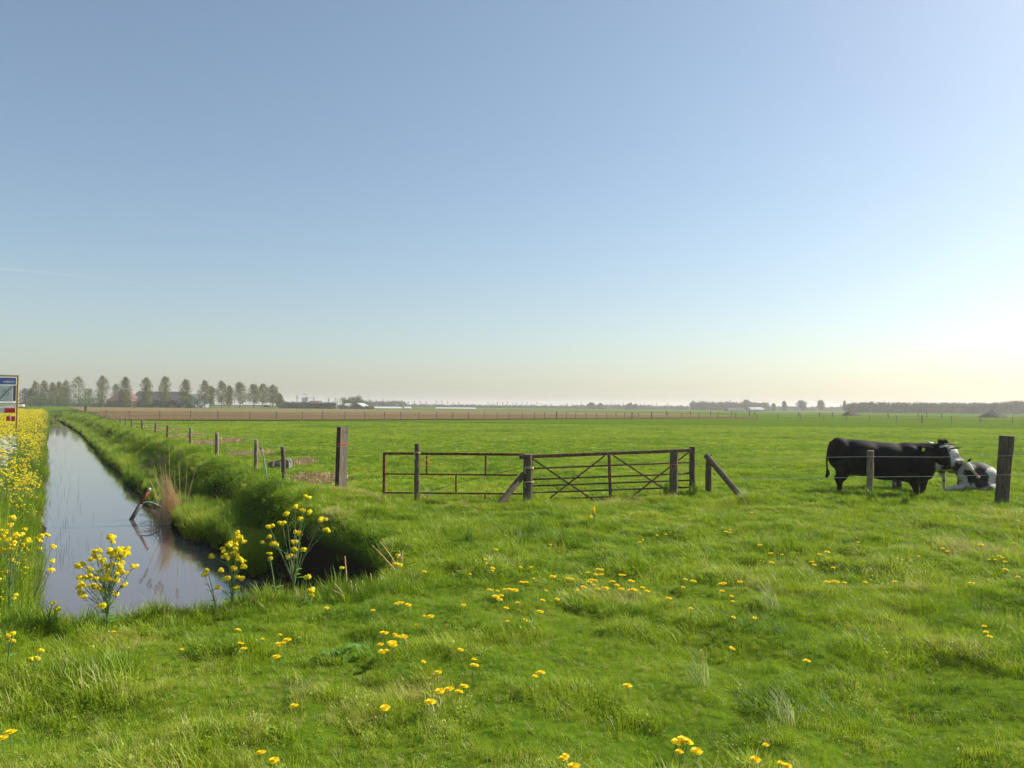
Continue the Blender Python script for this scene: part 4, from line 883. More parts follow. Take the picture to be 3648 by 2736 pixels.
h1 = house('farmhouse', c1(1195, 0)[0], c1(1480, 0)[0], c1(0, 470)[1], c1(0, 345)[1], 398, 12, 'red tiled farmhouse with a dormer behind the tree row', M_brick, M_tile, hip=4.5, windows=[(.2, 1.3, 1.2, 1.2, M_glass), (.45, 1.3, 1.2, 1.2, M_glass), (.75, 1.1, 1.1, 2.0, M_greenw)])
ze = W3(c1(0, 0)[0], c1(0, 470)[1], 398).z; mb = MB(); mb.box((9.2, 1.6, ze+1.6), (5.6, 3.2, 1.7)); dm = mb.build('dormer', M_slate, h1); mb = MB(); mb.box((9.8, -.03, ze+1.45), (3.2, .08, .8)); mb.build('window', M_rend, dm)
mb = MB(); mb.box((6.2, 5.5, W3(0, c1(0, 352)[1], 400).z-.6), (.8, .8, 2.2)); mb.build('chimney', M_brick, h1)
house('long_barn', c1(1466, 0)[0], c3s(900, 0)[0], c1(0, 452)[1], c1(0, 360)[1], 405, 18, 'long barn with dark sheet roof behind the tree row', M_greenw, M_slate, windows=[(.12, 1.6, 4, 2.8, M_glass), (.5, 1.4, 4, 2.8, M_greenw)])
house('gable_shed', c3s(905, 0)[0], c3s(1125, 0)[0], c3s(0, 330)[1], c3s(0, 268)[1], 400, 14, 'shed with dark low gable at the right end of the long barn', M_bluegrey, M_slate, gable='x')
house('brick_barn', c4s(850, 0)[0]-30, c4s(952, 0)[0], c4s(0, 228)[1], c4s(0, 178)[1], 425, 20, 'brick barn with its dark gable facing the field', M_brick, M_greyroof, gable='x', windows=[(.5, 1.2, 2.4, 2.4, M_glass)])
house('brick_barn_wing', c4s(715, 0)[0], c4s(850, 0)[0]-28, c4s(0, 205)[1], c4s(0, 178)[1], 428, 10, 'grey roofed wing on the left of the brick barn', M_brick, M_greyroof, windows=[(.3, 1.3, 1, .9, M_glass), (.6, 1.3, 1, .9, M_glass)])
house('greenhouse', c4s(1000, 0)[0], c4s(1338, 0)[0], c4s(0, 232)[1], c4s(0, 215)[1], 560, 14, 'long white greenhouse right of the brick barn', M_glh, M_glh)
house('greenhouse', c4s(1388, 0)[0], c4s(1450, 0)[0], c4s(0, 232)[1], c4s(0, 217)[1], 565, 14, 'short white greenhouse beside the long one', M_glh, M_glh)
house('greenhouse', c4s(1745, 0)[0], c4s(2190, 0)[0], c4s(0, 236)[1], c4s(0, 224)[1], 640, 14, 'far white greenhouse strip near the picture centre', M_glh, M_glh)
house('cottage', c4s(312, 0)[0], c4s(418, 0)[0], c4s(0, 176)[1], c4s(0, 150)[1], 450, 9, 'cottage with red roof rising behind the clipped hedge', M_rend, M_tile)
house('tower_block', c4s(236, 0)[0], c4s(305, 0)[0], c4s(0, 114)[1], c4s(0, 111)[1], 900, 14, 'pale blue grey block building behind the clipped hedge', M_bluegrey, M_bluegrey, windows=[(.3, 14, 1.4, 1.0, M_slate), (.6, 14, 1.4, 1.0, M_slate)])
house('far_barn', c6s(165, 0)[0], c6s(262, 0)[0], c6s(0, 124)[1], c6s(0, 106)[1], 600, 16, 'distant barn with pale roof in front of the hazy wood', M_bluegrey, M_greyroof)
house('far_barn', c6s(0, 0)[0], c6s(120, 0)[0], c6s(0, 130)[1], c6s(0, 112)[1], 620, 16, 'distant dark barn left of the pale roofed one', M_bluegrey, M_slate)

# hazy woods on the horizon (far masses), rows of bare saplings
bushrow('far_wood', c4s(885, 0)[0], c4s(1400, 0)[0], c4s(0, 145)[1], 720, M_fog, 'hazy wood right of the round tree', None, 11, 1.2, 10, kind='stuff', jag=.12)
bushrow('far_wood', c4s(1400, 0)[0], c5s(850, 0)[0], c4s(0, 192)[1], 900, M_fog, 'low hazy tree line at the middle of the horizon', None, 12, 1.4, 10, kind='stuff', jag=.25, n=90)
bushrow('far_wood', c5s(780, 0)[0], c5s(1660, 0)[0], c5s(0, 95)[1], 900, M_fog, 'hazy tree line right of the picture centre', None, 13, 1.4, 10, kind='stuff', jag=.28, n=70)
bushrow('far_wood', c5s(1690, 0)[0], c6s(285, 0)[0], c5s(0, 68)[1], 760, M_fog, 'taller hazy wood behind the distant barns', None, 14, 1.3, 10, kind='stuff', jag=.18, n=46)
bushrow('far_wood', c6s(270, 0)[0], c6s(900, 0)[0], c6s(0, 102)[1], 900, M_fog, 'low hazy tree line left of the plantation', None, 15, 1.4, 10, kind='stuff', jag=.3, n=50)
bushrow('far_wood', -200, c4s(250, 0)[0], c4s(0, 175)[1], 700, M_fog, 'hazy wood behind the farm', None, 16, 1.2, 10, kind='stuff', jag=.3, n=60)
bushrow('plantation', c6s(880, 0)[0], 3900, c6s(0, 68)[1], 520, M_fog, 'long straight edged plantation on the right horizon', None, 17, .9, 6, kind='stuff', jag=.05, n=150, var=[(0, c6s(0, 84)[1]), (.03, c6s(0, 69)[1]), (.60, c6s(0, 64)[1]), (.66, c6s(0, 48)[1]), (1, c6s(0, 40)[1])])
# bare young trees: one mesh, many things
rd = random.Random(31)
def sapling(seed):
    rd = random.Random(seed); mb = MB(); mb.tube([(0, 0, 0), (0, 0, 1)], [.012, .004], 4)
    for i in range(26):
        z = rd.uniform(.35, .9); a = rd.uniform(0, 6.28); l = .13*(1.15-abs(z-.65)); mb.tube([(0, 0, z), (l*math.cos(a), l*math.sin(a), z+.13)], [.006, .002], 3)
    leaves(mb, (0, 0, .72), (.12, .12, .24), 70, .05, rd); return mb.mesh('bare_tree', M_twig)
sap = [sapling(i) for i in range(3)]
spots = [(c4s(x, y), 640) for x, y in ((5, 100), (185, 82), (290, 88), (373, 98), (455, 140), (540, 110), (615, 112), (640, 120), (668, 140), (700, 112))]
spots += [(c4s(x, y), 800) for x, y in ((925, 125), (1003, 125), (1075, 132), (1150, 120), (1218, 130), (1290, 140), (1355, 135), (1440, 150), (1505, 145), (1570, 142), (1636, 150), (1752, 142), (1815, 142), (1880, 148), (1944, 160), (2002, 158))]
spots += [(c5s(x, y), 850) for x, y in ((85, 68), (125, 75), (160, 64), (200, 68), (238, 66), (277, 72), (313, 68), (355, 66), (393, 70), (428, 78), (470, 68), (506, 75), (545, 80), (583, 78), (640, 88), (680, 84), (710, 74), (750, 78), (785, 84), (820, 72), (985, 80), (1018, 78), (1055, 72), (1085, 74), (1118, 78), (1150, 72), (1200, 76), (1250, 78), (1285, 80), (1318, 74), (1350, 92), (1380, 78), (1413, 74), (1500, 76))]
for i, ((sx_, sy_), D) in enumerate(spots):
    tp = W3(sx_, sy_, D); o = bpy.data.objects.new('bare_young_tree', sap[i % 3]); SC.collection.objects.link(o); o.location = (tp.x, D, 0); o.scale = (tp.z*.95, tp.z*.95, tp.z); o.rotation_euler = (0, 0, i*1.3)
    tag(o, 'thin bare young tree rising behind the clipped hedge' if i < 10 else 'thin bare young tree standing above the hazy horizon woods', 'tree', 'bare young trees by the hedge' if i < 10 else 'row of bare young trees on the horizon')
for i, ((cx, cy), w, lab) in enumerate((((330, 80), 1.6, 'small hazy tree beside the distant pale barn'), ((410, 62), 2.2, 'narrow hazy tree right of the distant pale barn'), ((540, 60), 5.0, 'hazy tree with flat wide crown on the right horizon'), ((682, 56), 4.2, 'square headed hazy tree on the right horizon'), ((862, 60), 1.0, 'slim dark cypress at the left end of the plantation'))):
    D = 700; tp = W3(*c6s(cx, cy), D); mbc, ctr = crown_poplar(900+i, tp.z, w*1.25, 26, 50, .9, base=.3 if i in (2, 3) else .1); tree_thing('horizon_tree', mbc, ctr, tp.z, (tp.x, D, 0), lab, M_fog, tr=.3)
for i, ((cx, cy), w) in enumerate((((900, 80), 6.5), ((970, 84), 3.6), ((1205, 82), 5), ((2120, 55), 8), ((1245, 92), 4), ((1185, 95), 4))):
    D = 820; tp = W3(*c5s(cx, cy), D); mbc, ctr = crown_poplar(950+i, tp.z, w, 24, 50, 1.1, base=.05); tree_thing('hazy_tree', mbc, ctr, tp.z, (tp.x, D, 0), 'hazy %s domed tree %s' % (('broad', 'left of the bare tree rows gap') if i == 0 else ('small', 'just right of the broad one at the picture centre') if i == 1 else ('rounded', 'above the middle of the right hand tree line') if i == 2 else ('large', 'behind the distant barns') if i == 3 else ('low', 'right of the rounded one in the tree line') if i == 4 else ('low', 'left of the rounded one in the tree line')), M_fog, tr=.3)
# earth mounds
M_earth = noisemat('dark_heaped_earth', (.035, .032, .022), (.08, .07, .045), 1.2, 1, .6)
def mound(sx0, sx1, sytop, D, label, skew):
    a, b_ = W3(sx0, sytop, D), W3(sx1, sytop, D); w = (b_.x-a.x)/2; h = a.z; V = []; n = 40
    for i in range(n):
        for j in range(n):
            x, y = -1+2*i/(n-1), -1+2*j/(n-1); r = math.hypot((x-skew)/(1-skew if x > skew else 1+skew), y); z = max(0, 1-r)**.8*h*.72*(.8+.45*float(fbm(x*3+5, y*3, 5))); V.append((x*w, y*w*.8, z-.05))
    mb = MB(); mb.add(V, [(i*n+j, (i+1)*n+j, (i+1)*n+j+1, i*n+j+1) for i in range(n-1) for j in range(n-1)]); o = mb.build('earth_mound', M_earth, None, True, ((a.x+b_.x)/2, D, 0)); tag(o, label, 'mound')
mound(c6s(845, 0)[0], c6s(1000, 0)[0], c6s(0, 117)[1], 260, 'small dark earth mound at the left end of the plantation', -.35)
mound(c6s(1875, 0)[0], c6s(2090, 0)[0], c6s(0, 107)[1], 235, 'larger dark earth mound near the right edge', -.1)
# horse, trailers and car far away
def horse(loc, label, sgn=1, s=1.0, mat=None):
    mb = MB(); mb.ball((0, 0, 1.15), (.75, .28, .33), 12, 8); mb.ball((.55, 0, 1.2), (.35, .25, .33), 10, 7); mb.ball((-.6, 0, 1.2), (.33, .27, .35), 10, 7)
    mb.tube([(.75, 0, 1.25), (1.1, 0, 1.0), (1.35, 0, .6)], [.2, .15, .1], 8); mb.tube([(1.3, 0, .65), (1.42, 0, .3)], [.12, .07], 8)
    for x_ in (.55, -.6):
        for y_ in (-.15, .15): mb.tube([(x_, y_, 1.05), (x_+.02, y_, .6), (x_, y_, 0)], [.14, .07, .05], 7)
    mb.tube([(-.88, 0, 1.3), (-1.0, 0, .9), (-.98, 0, .5)], [.06, .07, .03], 6)
    o = mb.build('horse', mat or M_bark, None); r = o.modifiers.new('remesh', 'REMESH'); r.mode = 'VOXEL'; r.voxel_size = .05; r.use_smooth_shade = True; o.location = loc; o.scale = (s*sgn, s, s); tag(o, label, 'horse')
p_ = W3(*c3s(1893, 425), 318); horse((p_.x, 318, 0), 'dark horse grazing below the right end of the tree row', 1, 1.15, M_woodd)
def trailer(sx_, D, L_, H_, label, col):
    x = xat(sx_/3.5625, D); t = empty('trailer', (x, D, 0), label, 'trailer'); mb = MB(); mb.prism([(0, .5), (L_, .5), (L_, .5+H_*.8), (L_*.9, .5+H_), (L_*.12, .5+H_), (0, .5+H_*.7)], 2.0); b_ = mb.build('body', col, t); bv = b_.modifiers.new('b', 'BEVEL'); bv.width = .08
    mb = MB(); mb.box((L_*.45, -1.01, .5+H_*.62), (L_*.5, .03, H_*.3)); mb.build('window', M_glass, t)
    for xx in (L_*.35, L_*.6): mb = MB(); mb.tube([(xx, -1.0, .33), (xx, -.8, .33)], .33, 12); mb.build('wheel', M_drk, t)
trailer(c3s(735, 0)[0], 348, 3.6, .9, 'low white trailer parked before the hedge in mid tree row', M_wht); trailer(c3s(978, 0)[0], 350, 5.2, 1.5, 'white and dark trailer near the barn gable', M_wht)
# car on the road with tail lights
D = 205; p_ = ap(20.5, 403.6, D); car = empty('car', (p_.x, D, .42), 'tiny pale car with red tail lights driving away on the road', 'car', None, math.radians(30))
mb = MB(); mb.box((0, 0, .62), (1.75, 4.2, .62)); b_ = mb.build('body', M_wht, car); bv = b_.modifiers.new('b', 'BEVEL'); bv.width = .12; bv.segments = 3
mb = MB(); mb.add([(-.78, -1.7, .93), (.78, -1.7, .93), (.78, 1.1, .93), (-.78, 1.1, .93), (-.6, -1.1, 1.42), (.6, -1.1, 1.42), (.6, .5, 1.42), (-.6, .5, 1.42)], [(0, 1, 5, 4), (1, 2, 6, 5), (2, 3, 7, 6), (3, 0, 4, 7), (4, 5, 6, 7)]); mb.build('cabin', M_glass, car)
for xx in (-.7, .7):
    m_ = bpy.data.materials.get('tail_lamp')
    if not m_:
        m_, t_, p__ = newmat('tail_lamp'); p__.inputs['Base Color'].default_value = (.6, .02, .02, 1); p__.inputs['Emission Color'].default_value = (1, .12, .08, 1); p__.inputs['Emission Strength'].default_value = 6
    mb = MB(); mb.box((xx, -2.11, .72), (.3, .06, .2)); mb.build('tail_light', m_, car)
for xx in (-.8, .8):
    for yy in (-1.3, 1.3): mb = MB(); mb.tube([(xx-.1, yy, .32), (xx+.1, yy, .32)], .32, 12); mb.build('wheel', M_drk, car)

# ------------------------------------------------------------------ flowers, reeds, small things
def petals(mb, c, r, n, rd, s=.016):
    for i in range(n):
        d = Vector((rd.gauss(0, 1), rd.gauss(0, 1), rd.gauss(0.25, .8))).normalized(); q = Vector(c)+Vector((d.x*r, d.y*r, d.z*r*.75)); a = d.orthogonal().normalized(); a = Matrix.Rotation(rd.uniform(0, 6.28), 3, d) @ a; b_ = d.cross(a)
        mb.quad(q, a*s*rd.uniform(.7, 1.2)*.5, (b_+d*.3)*s*.5)
def rape_proto(seed, H=.9):
    rd = random.Random(seed); mb = MB(); mb.cm = 0; heads = []
    mb.tube([(0, 0, 0), (rd.uniform(-.03, .03), 0, H*.5), (rd.uniform(-.06, .06), rd.uniform(-.05, .05), H)], [.007, .005, .003], 4); heads.append((rd.uniform(-.04, .04), 0, H))
    for i in range(7):
        a = rd.uniform(0, 6.28); z = H*rd.uniform(.3, .7); l = rd.uniform(.08, .24); e = (l*math.cos(a), l*math.sin(a), min(H*1.0, z+rd.uniform(.18, .38))); mb.tube([(0, 0, z), (e[0]*.6, e[1]*.6, z+(e[2]-z)*.5), e], [.004, .003, .002], 3); heads.append(e)
    for i in range(10):
        a = rd.uniform(0, 6.28); z = H*rd.uniform(.02, .5); blade(mb, 0, 0, .0001, .0001, 0, 0); d = Vector((math.cos(a), math.sin(a), .3)); s_ = Vector((-d.y, d.x, 0)); c = Vector((0, 0, z)); l = rd.uniform(.07, .15); mb.add([c, c+d*l*.5+s_*l*.22, c+d*l-Vector((0, 0, l*.2)), c+d*l*.5-s_*l*.22], [(0, 1, 2, 3)])
    mb.cm = 1
    for h_ in heads: petals(mb, h_, .028, 22, rd, .024)
    return bpy.data.objects.new('rape_plant', mb.mesh('rape_plant', [M_stem, M_petal]))
def umbel_proto(seed, H=.75):
    rd = random.Random(seed); mb = MB(); mb.cm = 0; mb.tube([(0, 0, 0), (0, 0, H)], [.006, .003], 4); hs = []
    for i in range(6):
        a = rd.uniform(0, 6.28); l = rd.uniform(.06, .2); e = (l*math.cos(a), l*math.sin(a), H*rd.uniform(.75, 1.05)); mb.tube([(0, 0, H*.5), e], [.004, .002], 3); hs.append(e)
    mb.cm = 1
    for h_ in hs:
        for j in range(16):
            a = rd.uniform(0, 6.28); q = .045*math.sqrt(rd.random()); mb.quad((h_[0]+q*math.cos(a), h_[1]+q*math.sin(a), h_[2]+rd.uniform(-.005, .01)), (.008, 0, 0), (0, .008, .003))
    return bpy.data.objects.new('umbel_plant', mb.mesh('umbel_plant', [M_stem, M_white]))
rp = [rape_proto(i) for i in range(5)]; up = [umbel_proto(i) for i in range(3)]
def veg(u, v): return xy_of(u, v)
n = 6400; u = 8+150*rng.random(n)**1.45; v = rng.uniform(-7, -.3, n); dens = np.clip((u-6)/34, .12, 1)*np.where(v > -2.6, 1, .8); keep = rng.random(n) < dens*np.where(u > 30, .7, 1.9)*(.35+1.1*sstep(.35, .65, fbm(u*.22, v*.6, 91)))
keep &= ~((u < 30) & (v < -1.6) & (rng.random(n) < .6)); u, v = u[keep], v[keep]; x, y = xy_of(u, v); z = height(x, y)
sc = rng.uniform(.6, 1.05, len(x))*np.where(u < 20, .8, 1.0); sc = sc*np.where(v > -.8, .75, 1)
scatter('flowering_rape', rp, np.stack([x, y, z], -1), rots(len(x), .1), np.stack([sc*1.1, sc*1.1, sc], -1), rng.integers(0, 5, len(x)), rng.random(len(x)), 'mass of yellow flowering rape on the verge left of the ditch')
n = 1000; u = rng.uniform(15, 36, n); v = rng.uniform(-3.2, -1.1, n); x, y = xy_of(u, v); z = height(x, y); sc = rng.uniform(.7, 1.05, n)
scatter('cow_parsley', up, np.stack([x, y, z], -1), rots(n, .1), np.stack([sc]*3, -1), rng.integers(0, 3, n), rng.random(n), 'patch of small white flowering umbels among the rape on the left')

def rape_thing(label, base, D, heads, hub=.45, hs=.026, seed=1, leavesn=10, name='rape_plant', cat='plant'):
    """base and heads in photo pixels, all near distance D"""
    rd = random.Random(seed); b_ = W3(*base, D); b_.z = min(b_.z, hz(b_.x, D)); t = empty(name, b_, label, cat)
    stm = MB(); tops = [W3(hx, hy_, D+rd.uniform(-.12, .12))-b_ for hx, hy_ in heads]; H = max(p.z for p in tops)
    main = max(tops, key=lambda p: p.z-abs(p.x)*.5)
    stm.tube([(0, 0, -.03), main*.5+Vector((0, 0, H*.03)), main], [.0075, .0055, .003], 5)
    for p in tops:
        if p is main: continue
        f = rd.uniform(.12, hub)*min(1, max(.15, p.z/H)); s0 = main*f; stm.tube([s0, s0.lerp(p, .5)+Vector((0, 0, .012)), p], [.0042, .0035, .0022], 4)
        for k_ in range(7):
            q = s0.lerp(p, rd.uniform(.35, .97)); stm.tube([q, q+Vector((rd.choice((-1, 1))*rd.uniform(.02, .04), rd.uniform(-.02, .02), rd.uniform(.012, .03)))], [.0012, .0022], 3)
    stm.build('stem', M_stem, t)
    for p in tops:
        mb = MB(); [petals(mb, (rd.gauss(0, hs*.45), rd.gauss(0, hs*.4), rd.gauss(0, hs*.3)), hs*.55, 18, rd, .018) for _ in range(5)]; o = mb.build('flower_cluster', M_petal, t); o.location = p; s_ = rd.uniform(.75, 1.2); o.scale = (s_, s_, s_)
    for i in range(leavesn):
        a = rd.uniform(0, 6.28); z = H*rd.uniform(.0, .35); d = Vector((math.cos(a), math.sin(a), .35)); s_ = Vector((-d.y, d.x, .1)); l = rd.uniform(.05, .12); c = main*(z/H); mb = MB()
        mb.add([c, c+d*l*.4+s_*l*.2, c+d*l*.75+s_*l*.16-Vector((0, 0, .01)), c+d*l-Vector((0, 0, l*.25)), c+d*l*.75-s_*l*.16-Vector((0, 0, .01)), c+d*l*.4-s_*l*.2], [(0, 1, 2, 5), (5, 2, 4), (2, 3, 4)]); mb.build('leaf', M_leaf, t)
    return t
def c9(x, y): return 600+x/2.458, 1700+y/2.458
def c6c(x, y): return x/3.0157, 1700+y/3.0157
P3h = [(1208, 175), (1113, 258), (1178, 290), (1230, 308), (1033, 318), (1155, 365), (1340, 368), (998, 405), (885, 435), (1378, 462), (1115, 480), (1150, 497), (873, 522), (930, 580), (820, 570), (1095, 568), (1097, 632), (1173, 635), (1068, 690)]
rape_thing('tall branching rape plant with many yellow heads, tallest at the ditch end', c9(1078, 1050), 8.0, [c9(*q) for q in P3h], .75, .028, 1)
rape_thing('two headed thin rape stem left of the tallest rape plant', c9(950, 1050), 8.1, [c9(883, 668), c9(893, 712)], .5, .022, 11, 4)
P2h = [(608, 500), (615, 525), (660, 565), (540, 585), (580, 570), (520, 590), (585, 600), (590, 640), (470, 635), (588, 665), (392, 690), (508, 700), (620, 725), (655, 735), (560, 803), (640, 783), (458, 812), (648, 880), (595, 960), (508, 888), (433, 965)]
rape_thing('rape plant with yellow heads bunched at the top, over the water', c9(548, 1140), 7.8, [c9(*q) for q in P2h], .8, .030, 2)
rape_thing('sparse rape stem with two small heads left of the bunched one', c9(440, 1140), 7.7, [c9(343, 818), c9(313, 855)], .4, .022, 12, 4)
P1h = [(1200, 640), (1215, 690), (1015, 795), (1080, 790), (1040, 845), (1190, 800), (1250, 790), (1325, 775), (1355, 825), (1255, 860), (975, 885), (1095, 895), (1215, 940), (900, 935), (845, 950), (1300, 955), (1140, 965), (985, 1000), (1070, 1005), (1155, 1022), (1270, 1020), (1325, 1030), (860, 1070), (940, 1070), (1010, 1090), (1125, 1085), (1190, 1105), (1245, 1105), (1330, 1155), (1440, 955), (1020, 1180), (1065, 1195), (1100, 1230), (885, 1155), (860, 1240), (900, 1280), (1245, 1250), (1100, 1375)]
rape_thing('bushy yellow rape plant at the left of the ditch end', c6c(1150, 1490), 7.1, [c6c(*q) for q in P1h], .7, .032, 3, 22)
rape_thing('low rape sprig with two heads at the left ditch corner', c6c(500, 1500), 7.0, [c6c(565, 1350), c6c(612, 1420)], .3, .024, 13, 5)
rape_thing('small single headed rape stem in the dark ditch hollow', c9(1480, 1010), 8.5, [c9(1515, 795)], .4, .026, 14, 2)
rape_thing('pair of yellow heads among dry stalks at the hollow edge', c9(1985, 900), 9.6, [c9(2002, 690), c9(2002, 765)], .4, .03, 15, 3)
rape_thing('short yellow head just right of the tallest rape plant', c9(1185, 1030), 8.1, [c9(1213, 880)], .4, .026, 16, 3)
rape_thing('pair of low yellow heads on the lip right of the tallest rape plant', c9(1235, 1095), 8.0, [c9(1255, 998), c9(1245, 1035)], .4, .026, 17, 3)
rape_thing('three yellow heads at the far left edge of the grass', (25, 2290), 6.0, [(43, 2258), (36, 2280), (30, 2268)], .4, .02, 18, 4)
rape_thing('small yellow heads low on the left, right of the far left pair', (140, 2365), 5.9, [(142, 2318), (110, 2348), (133, 2350)], .4, .02, 19, 4)
rape_thing('yellow heads in the grass before the right end of the crossed gate', c4p(600, 930)[0:1]+(0,) if False else (1900+605/2.765, 1500+935/2.765), 13.2, [(1900+x_/2.765, 1500+y_/2.765) for x_, y_ in ((600, 852), (578, 875), (602, 880), (596, 905), (568, 940), (550, 962))], .5, .03, 20, 4)
# left verge near plants with separate heads
vh = [(118, 2010), (105, 1950), (60, 1880), (20, 1905), (40, 1915), (90, 1935), (150, 1910), (170, 1905), (190, 2000), (180, 2030), (100, 2030), (15, 2040)]
rape_thing('loose yellow rape plant leaning over the water at the left bank', (120, 2140), 11.0, [(185, 1948), (190, 2000), (180, 2030), (150, 1910), (170, 1905), (135, 1925), (140, 1955), (130, 1920)], .6, .036, 21, 10)
rape_thing('dense yellow rape plant at the left edge above the near grass', (35, 2120), 10.0, [(35, 1870), (45, 1845), (20, 1895), (50, 1915), (10, 1912), (30, 1925), (60, 1905), (48, 1940), (75, 1905), (90, 1885), (80, 1945), (8, 1960), (40, 1958), (100, 1925), (20, 2038), (45, 2000)], .6, .036, 22, 12)

# dandelions
def dandelion_head(seed, r):
    rd = random.Random(seed); mb = MB()
    for ring_, (n_, l, up_) in enumerate(((18, 1.0, .12), (16, .8, .4), (12, .55, .85), (7, .3, 1.3))):
        for i in range(n_):
            a = 6.283*i/n_+rd.uniform(-.1, .1)+ring_*.2; d = Vector((math.cos(a), math.sin(a), up_*rd.uniform(.7, 1.2))).normalized(); s_ = Vector((-math.sin(a), math.cos(a), 0)); L_ = r*l*rd.uniform(.9, 1.1); w = r*.16
            c0 = Vector((0, 0, .002*ring_)); mb.add([c0-s_*w*.4, c0+s_*w*.4, c0+d*L_+s_*w, c0+d*L_-s_*w], [(0, 1, 2, 3)])
    return mb.mesh('flower_head', M_dpetal)
def dandelion_stem(seed, h): mb = MB(); mb.tube([(.0, 0, -.03), (.006, 0, h*.5), (0, 0, h)], .0022, 5); return mb.mesh('stem', M_stem)
heads_ = [dandelion_head(i, .030) for i in range(4)]; stem_ = dandelion_stem(0, .1)
def whole(i):
    mb = MB(); hm = heads_[i]; mb.cm = 1; mb.add([v_.co+Vector((0, 0, .1)) for v_ in hm.vertices], [tuple(p_.vertices) for p_ in hm.polygons]); mb.cm = 0; sm = stem_; mb.add([v_.co for v_ in sm.vertices], [tuple(p_.vertices) for p_ in sm.polygons]); return mb.mesh('dandelion', [M_stem, M_dpetal])
wh = [whole(i) for i in range(4)]
d8 = [(530, 235), (810, 250), (905, 160), (920, 185), (935, 212), (935, 228), (1108, 207), (1187, 208), (1313, 262), (1197, 278), (1117, 298), (1142, 300), (1083, 343), (1020, 343), (1040, 342), (925, 345), (950, 348), (970, 352), (990, 378), (960, 382), (982, 400), (1265, 352), (1240, 408), (1332, 398), (1088, 425), (1105, 425), (1022, 457), (1228, 476), (778, 436), (1405, 273), (1428, 277), (1523, 240), (1588, 220), (1612, 220), (1568, 248), (1613, 252), (1530, 298), (1545, 285), (1560, 288), (1555, 315), (1585, 340), (1460, 345), (1490, 325), (1625, 333), (1670, 295), (1690, 315), (1722, 255), (1745, 257), (1778, 290), (1733, 338), (1770, 348), (1795, 343), (1812, 352), (1850, 332), (1875, 352), (2010, 397), (2150, 460), (2095, 330), (2108, 282), (2157, 292), (1048, 537), (1145, 522), (365, 430), (395, 422), (430, 434), (228, 470), (537, 507), (578, 500), (492, 560), (275, 605), (295, 606), (358, 618), (372, 630), (405, 626), (425, 632), (280, 675), (315, 672), (340, 663), (345, 675), (270, 715), (288, 718), (523, 780), (618, 845), (747, 710), (835, 770), (825, 805), (760, 932), (690, 947), (628, 953), (725, 967), (1233, 850), (1205, 870), (565, 1022), (293, 1050), (1765, 928), (2030, 1255), (2050, 1262), (2085, 1250), (2100, 1262), (2172, 1308), (2078, 1330), (1375, 1358), (1390, 1368), (1450, 1410), (1303, 70), (955, 100), (1845, 55), (1850, 42), (1940, 12), (2000, 8)]
d11 = [(497, 50), (327, 168), (358, 155), (358, 174), (550, 252), (618, 305), (693, 313), (610, 362), (965, 295), (918, 311), (968, 337), (928, 354), (875, 360), (880, 376), (1005, 397), (1168, 236), (972, 486), (1010, 483), (1025, 484), (1072, 490), (1202, 488), (1403, 486), (1545, 325), (1700, 273), (1737, 293), (1945, 250), (2005, 345), (2030, 347), (2055, 323), (2080, 335), (2098, 358), (2150, 240), (2180, 453), (2090, 408), (1883, 494), (305, 500), (323, 495), (430, 485), (313, 545), (365, 577), (382, 610), (368, 707), (510, 710), (1970, 770), (1985, 803), (1990, 833), (350, 898), (372, 912), (837, 987), (600, 1518), (520, 1602), (690, 1640), (712, 1648)]
d7 = [(757, 282), (1188, 404), (1548, 270), (1728, 333), (1827, 302), (1893, 332), (1825, 357), (1872, 358), (1575, 362), (1612, 393), (1822, 443), (2145, 124), (1728, 1080), (1808, 1122), (25, 980), (75, 940), (1945, 770)]
allf = [(1200+x_/1.7015, 1900+y_/1.7015) for x_, y_ in d8]+[(2400+x_/1.7724, 1800+y_/1.7724) for x_, y_ in d11]+[(x_/1.8433, 2100+y_/1.8433) for x_, y_ in d7]
rd = random.Random(77); rd2 = random.Random(5)
def zone(sx_, sy_):
    rowz = 'in the nearest grass at the bottom edge' if sy_ > 2560 else 'in the near grass' if sy_ > 2230 else 'in the middle of the meadow' if sy_ > 1990 else 'in the grass just before the gates and cattle fence'
    colz = 'on the left side' if sx_ < 912 else 'left of the centre' if sx_ < 1600 else 'right of the centre' if sx_ < 2736 else 'on the right side'
    return 'yellow dandelion %s, %s' % (rowz, colz)
for i, (sx_, sy_) in enumerate(allf):
    gz = .10; p_ = gp(sx_/3.5625, sy_/3.5625, .10)
    for _ in range(3): p_ = gp(sx_/3.5625, sy_/3.5625, hz(p_.x, p_.y)+.115)
    z0 = p_.z-.10; lab = zone(sx_, sy_); s_ = rd.uniform(.65, 1.25)
    if p_.y < 7.2:
        t = empty('dandelion', (p_.x, p_.y, z0), lab, 'flower', lab.replace('yellow dandelion', 'dandelions')); t.scale = (s_, s_, 1); t.rotation_euler = (rd.uniform(-.15, .25), rd.uniform(-.2, .2), rd.uniform(0, 6))
        a = bpy.data.objects.new('flower_head', heads_[i % 4]); SC.collection.objects.link(a); a.parent = t; a.location = (0, 0, .1); b_ = bpy.data.objects.new('stem', stem_); SC.collection.objects.link(b_); b_.parent = t
    else:
        o = bpy.data.objects.new('dandelion', wh[i % 4]); SC.collection.objects.link(o); o.location = (p_.x, p_.y, z0); o.rotation_euler = (rd.uniform(-.1, .2), rd.uniform(-.15, .15), rd.uniform(0, 6)); o.scale = (s_*1.1, s_*1.1, 1); tag(o, lab, 'flower', lab.replace('yellow dandelion', 'dandelions'))

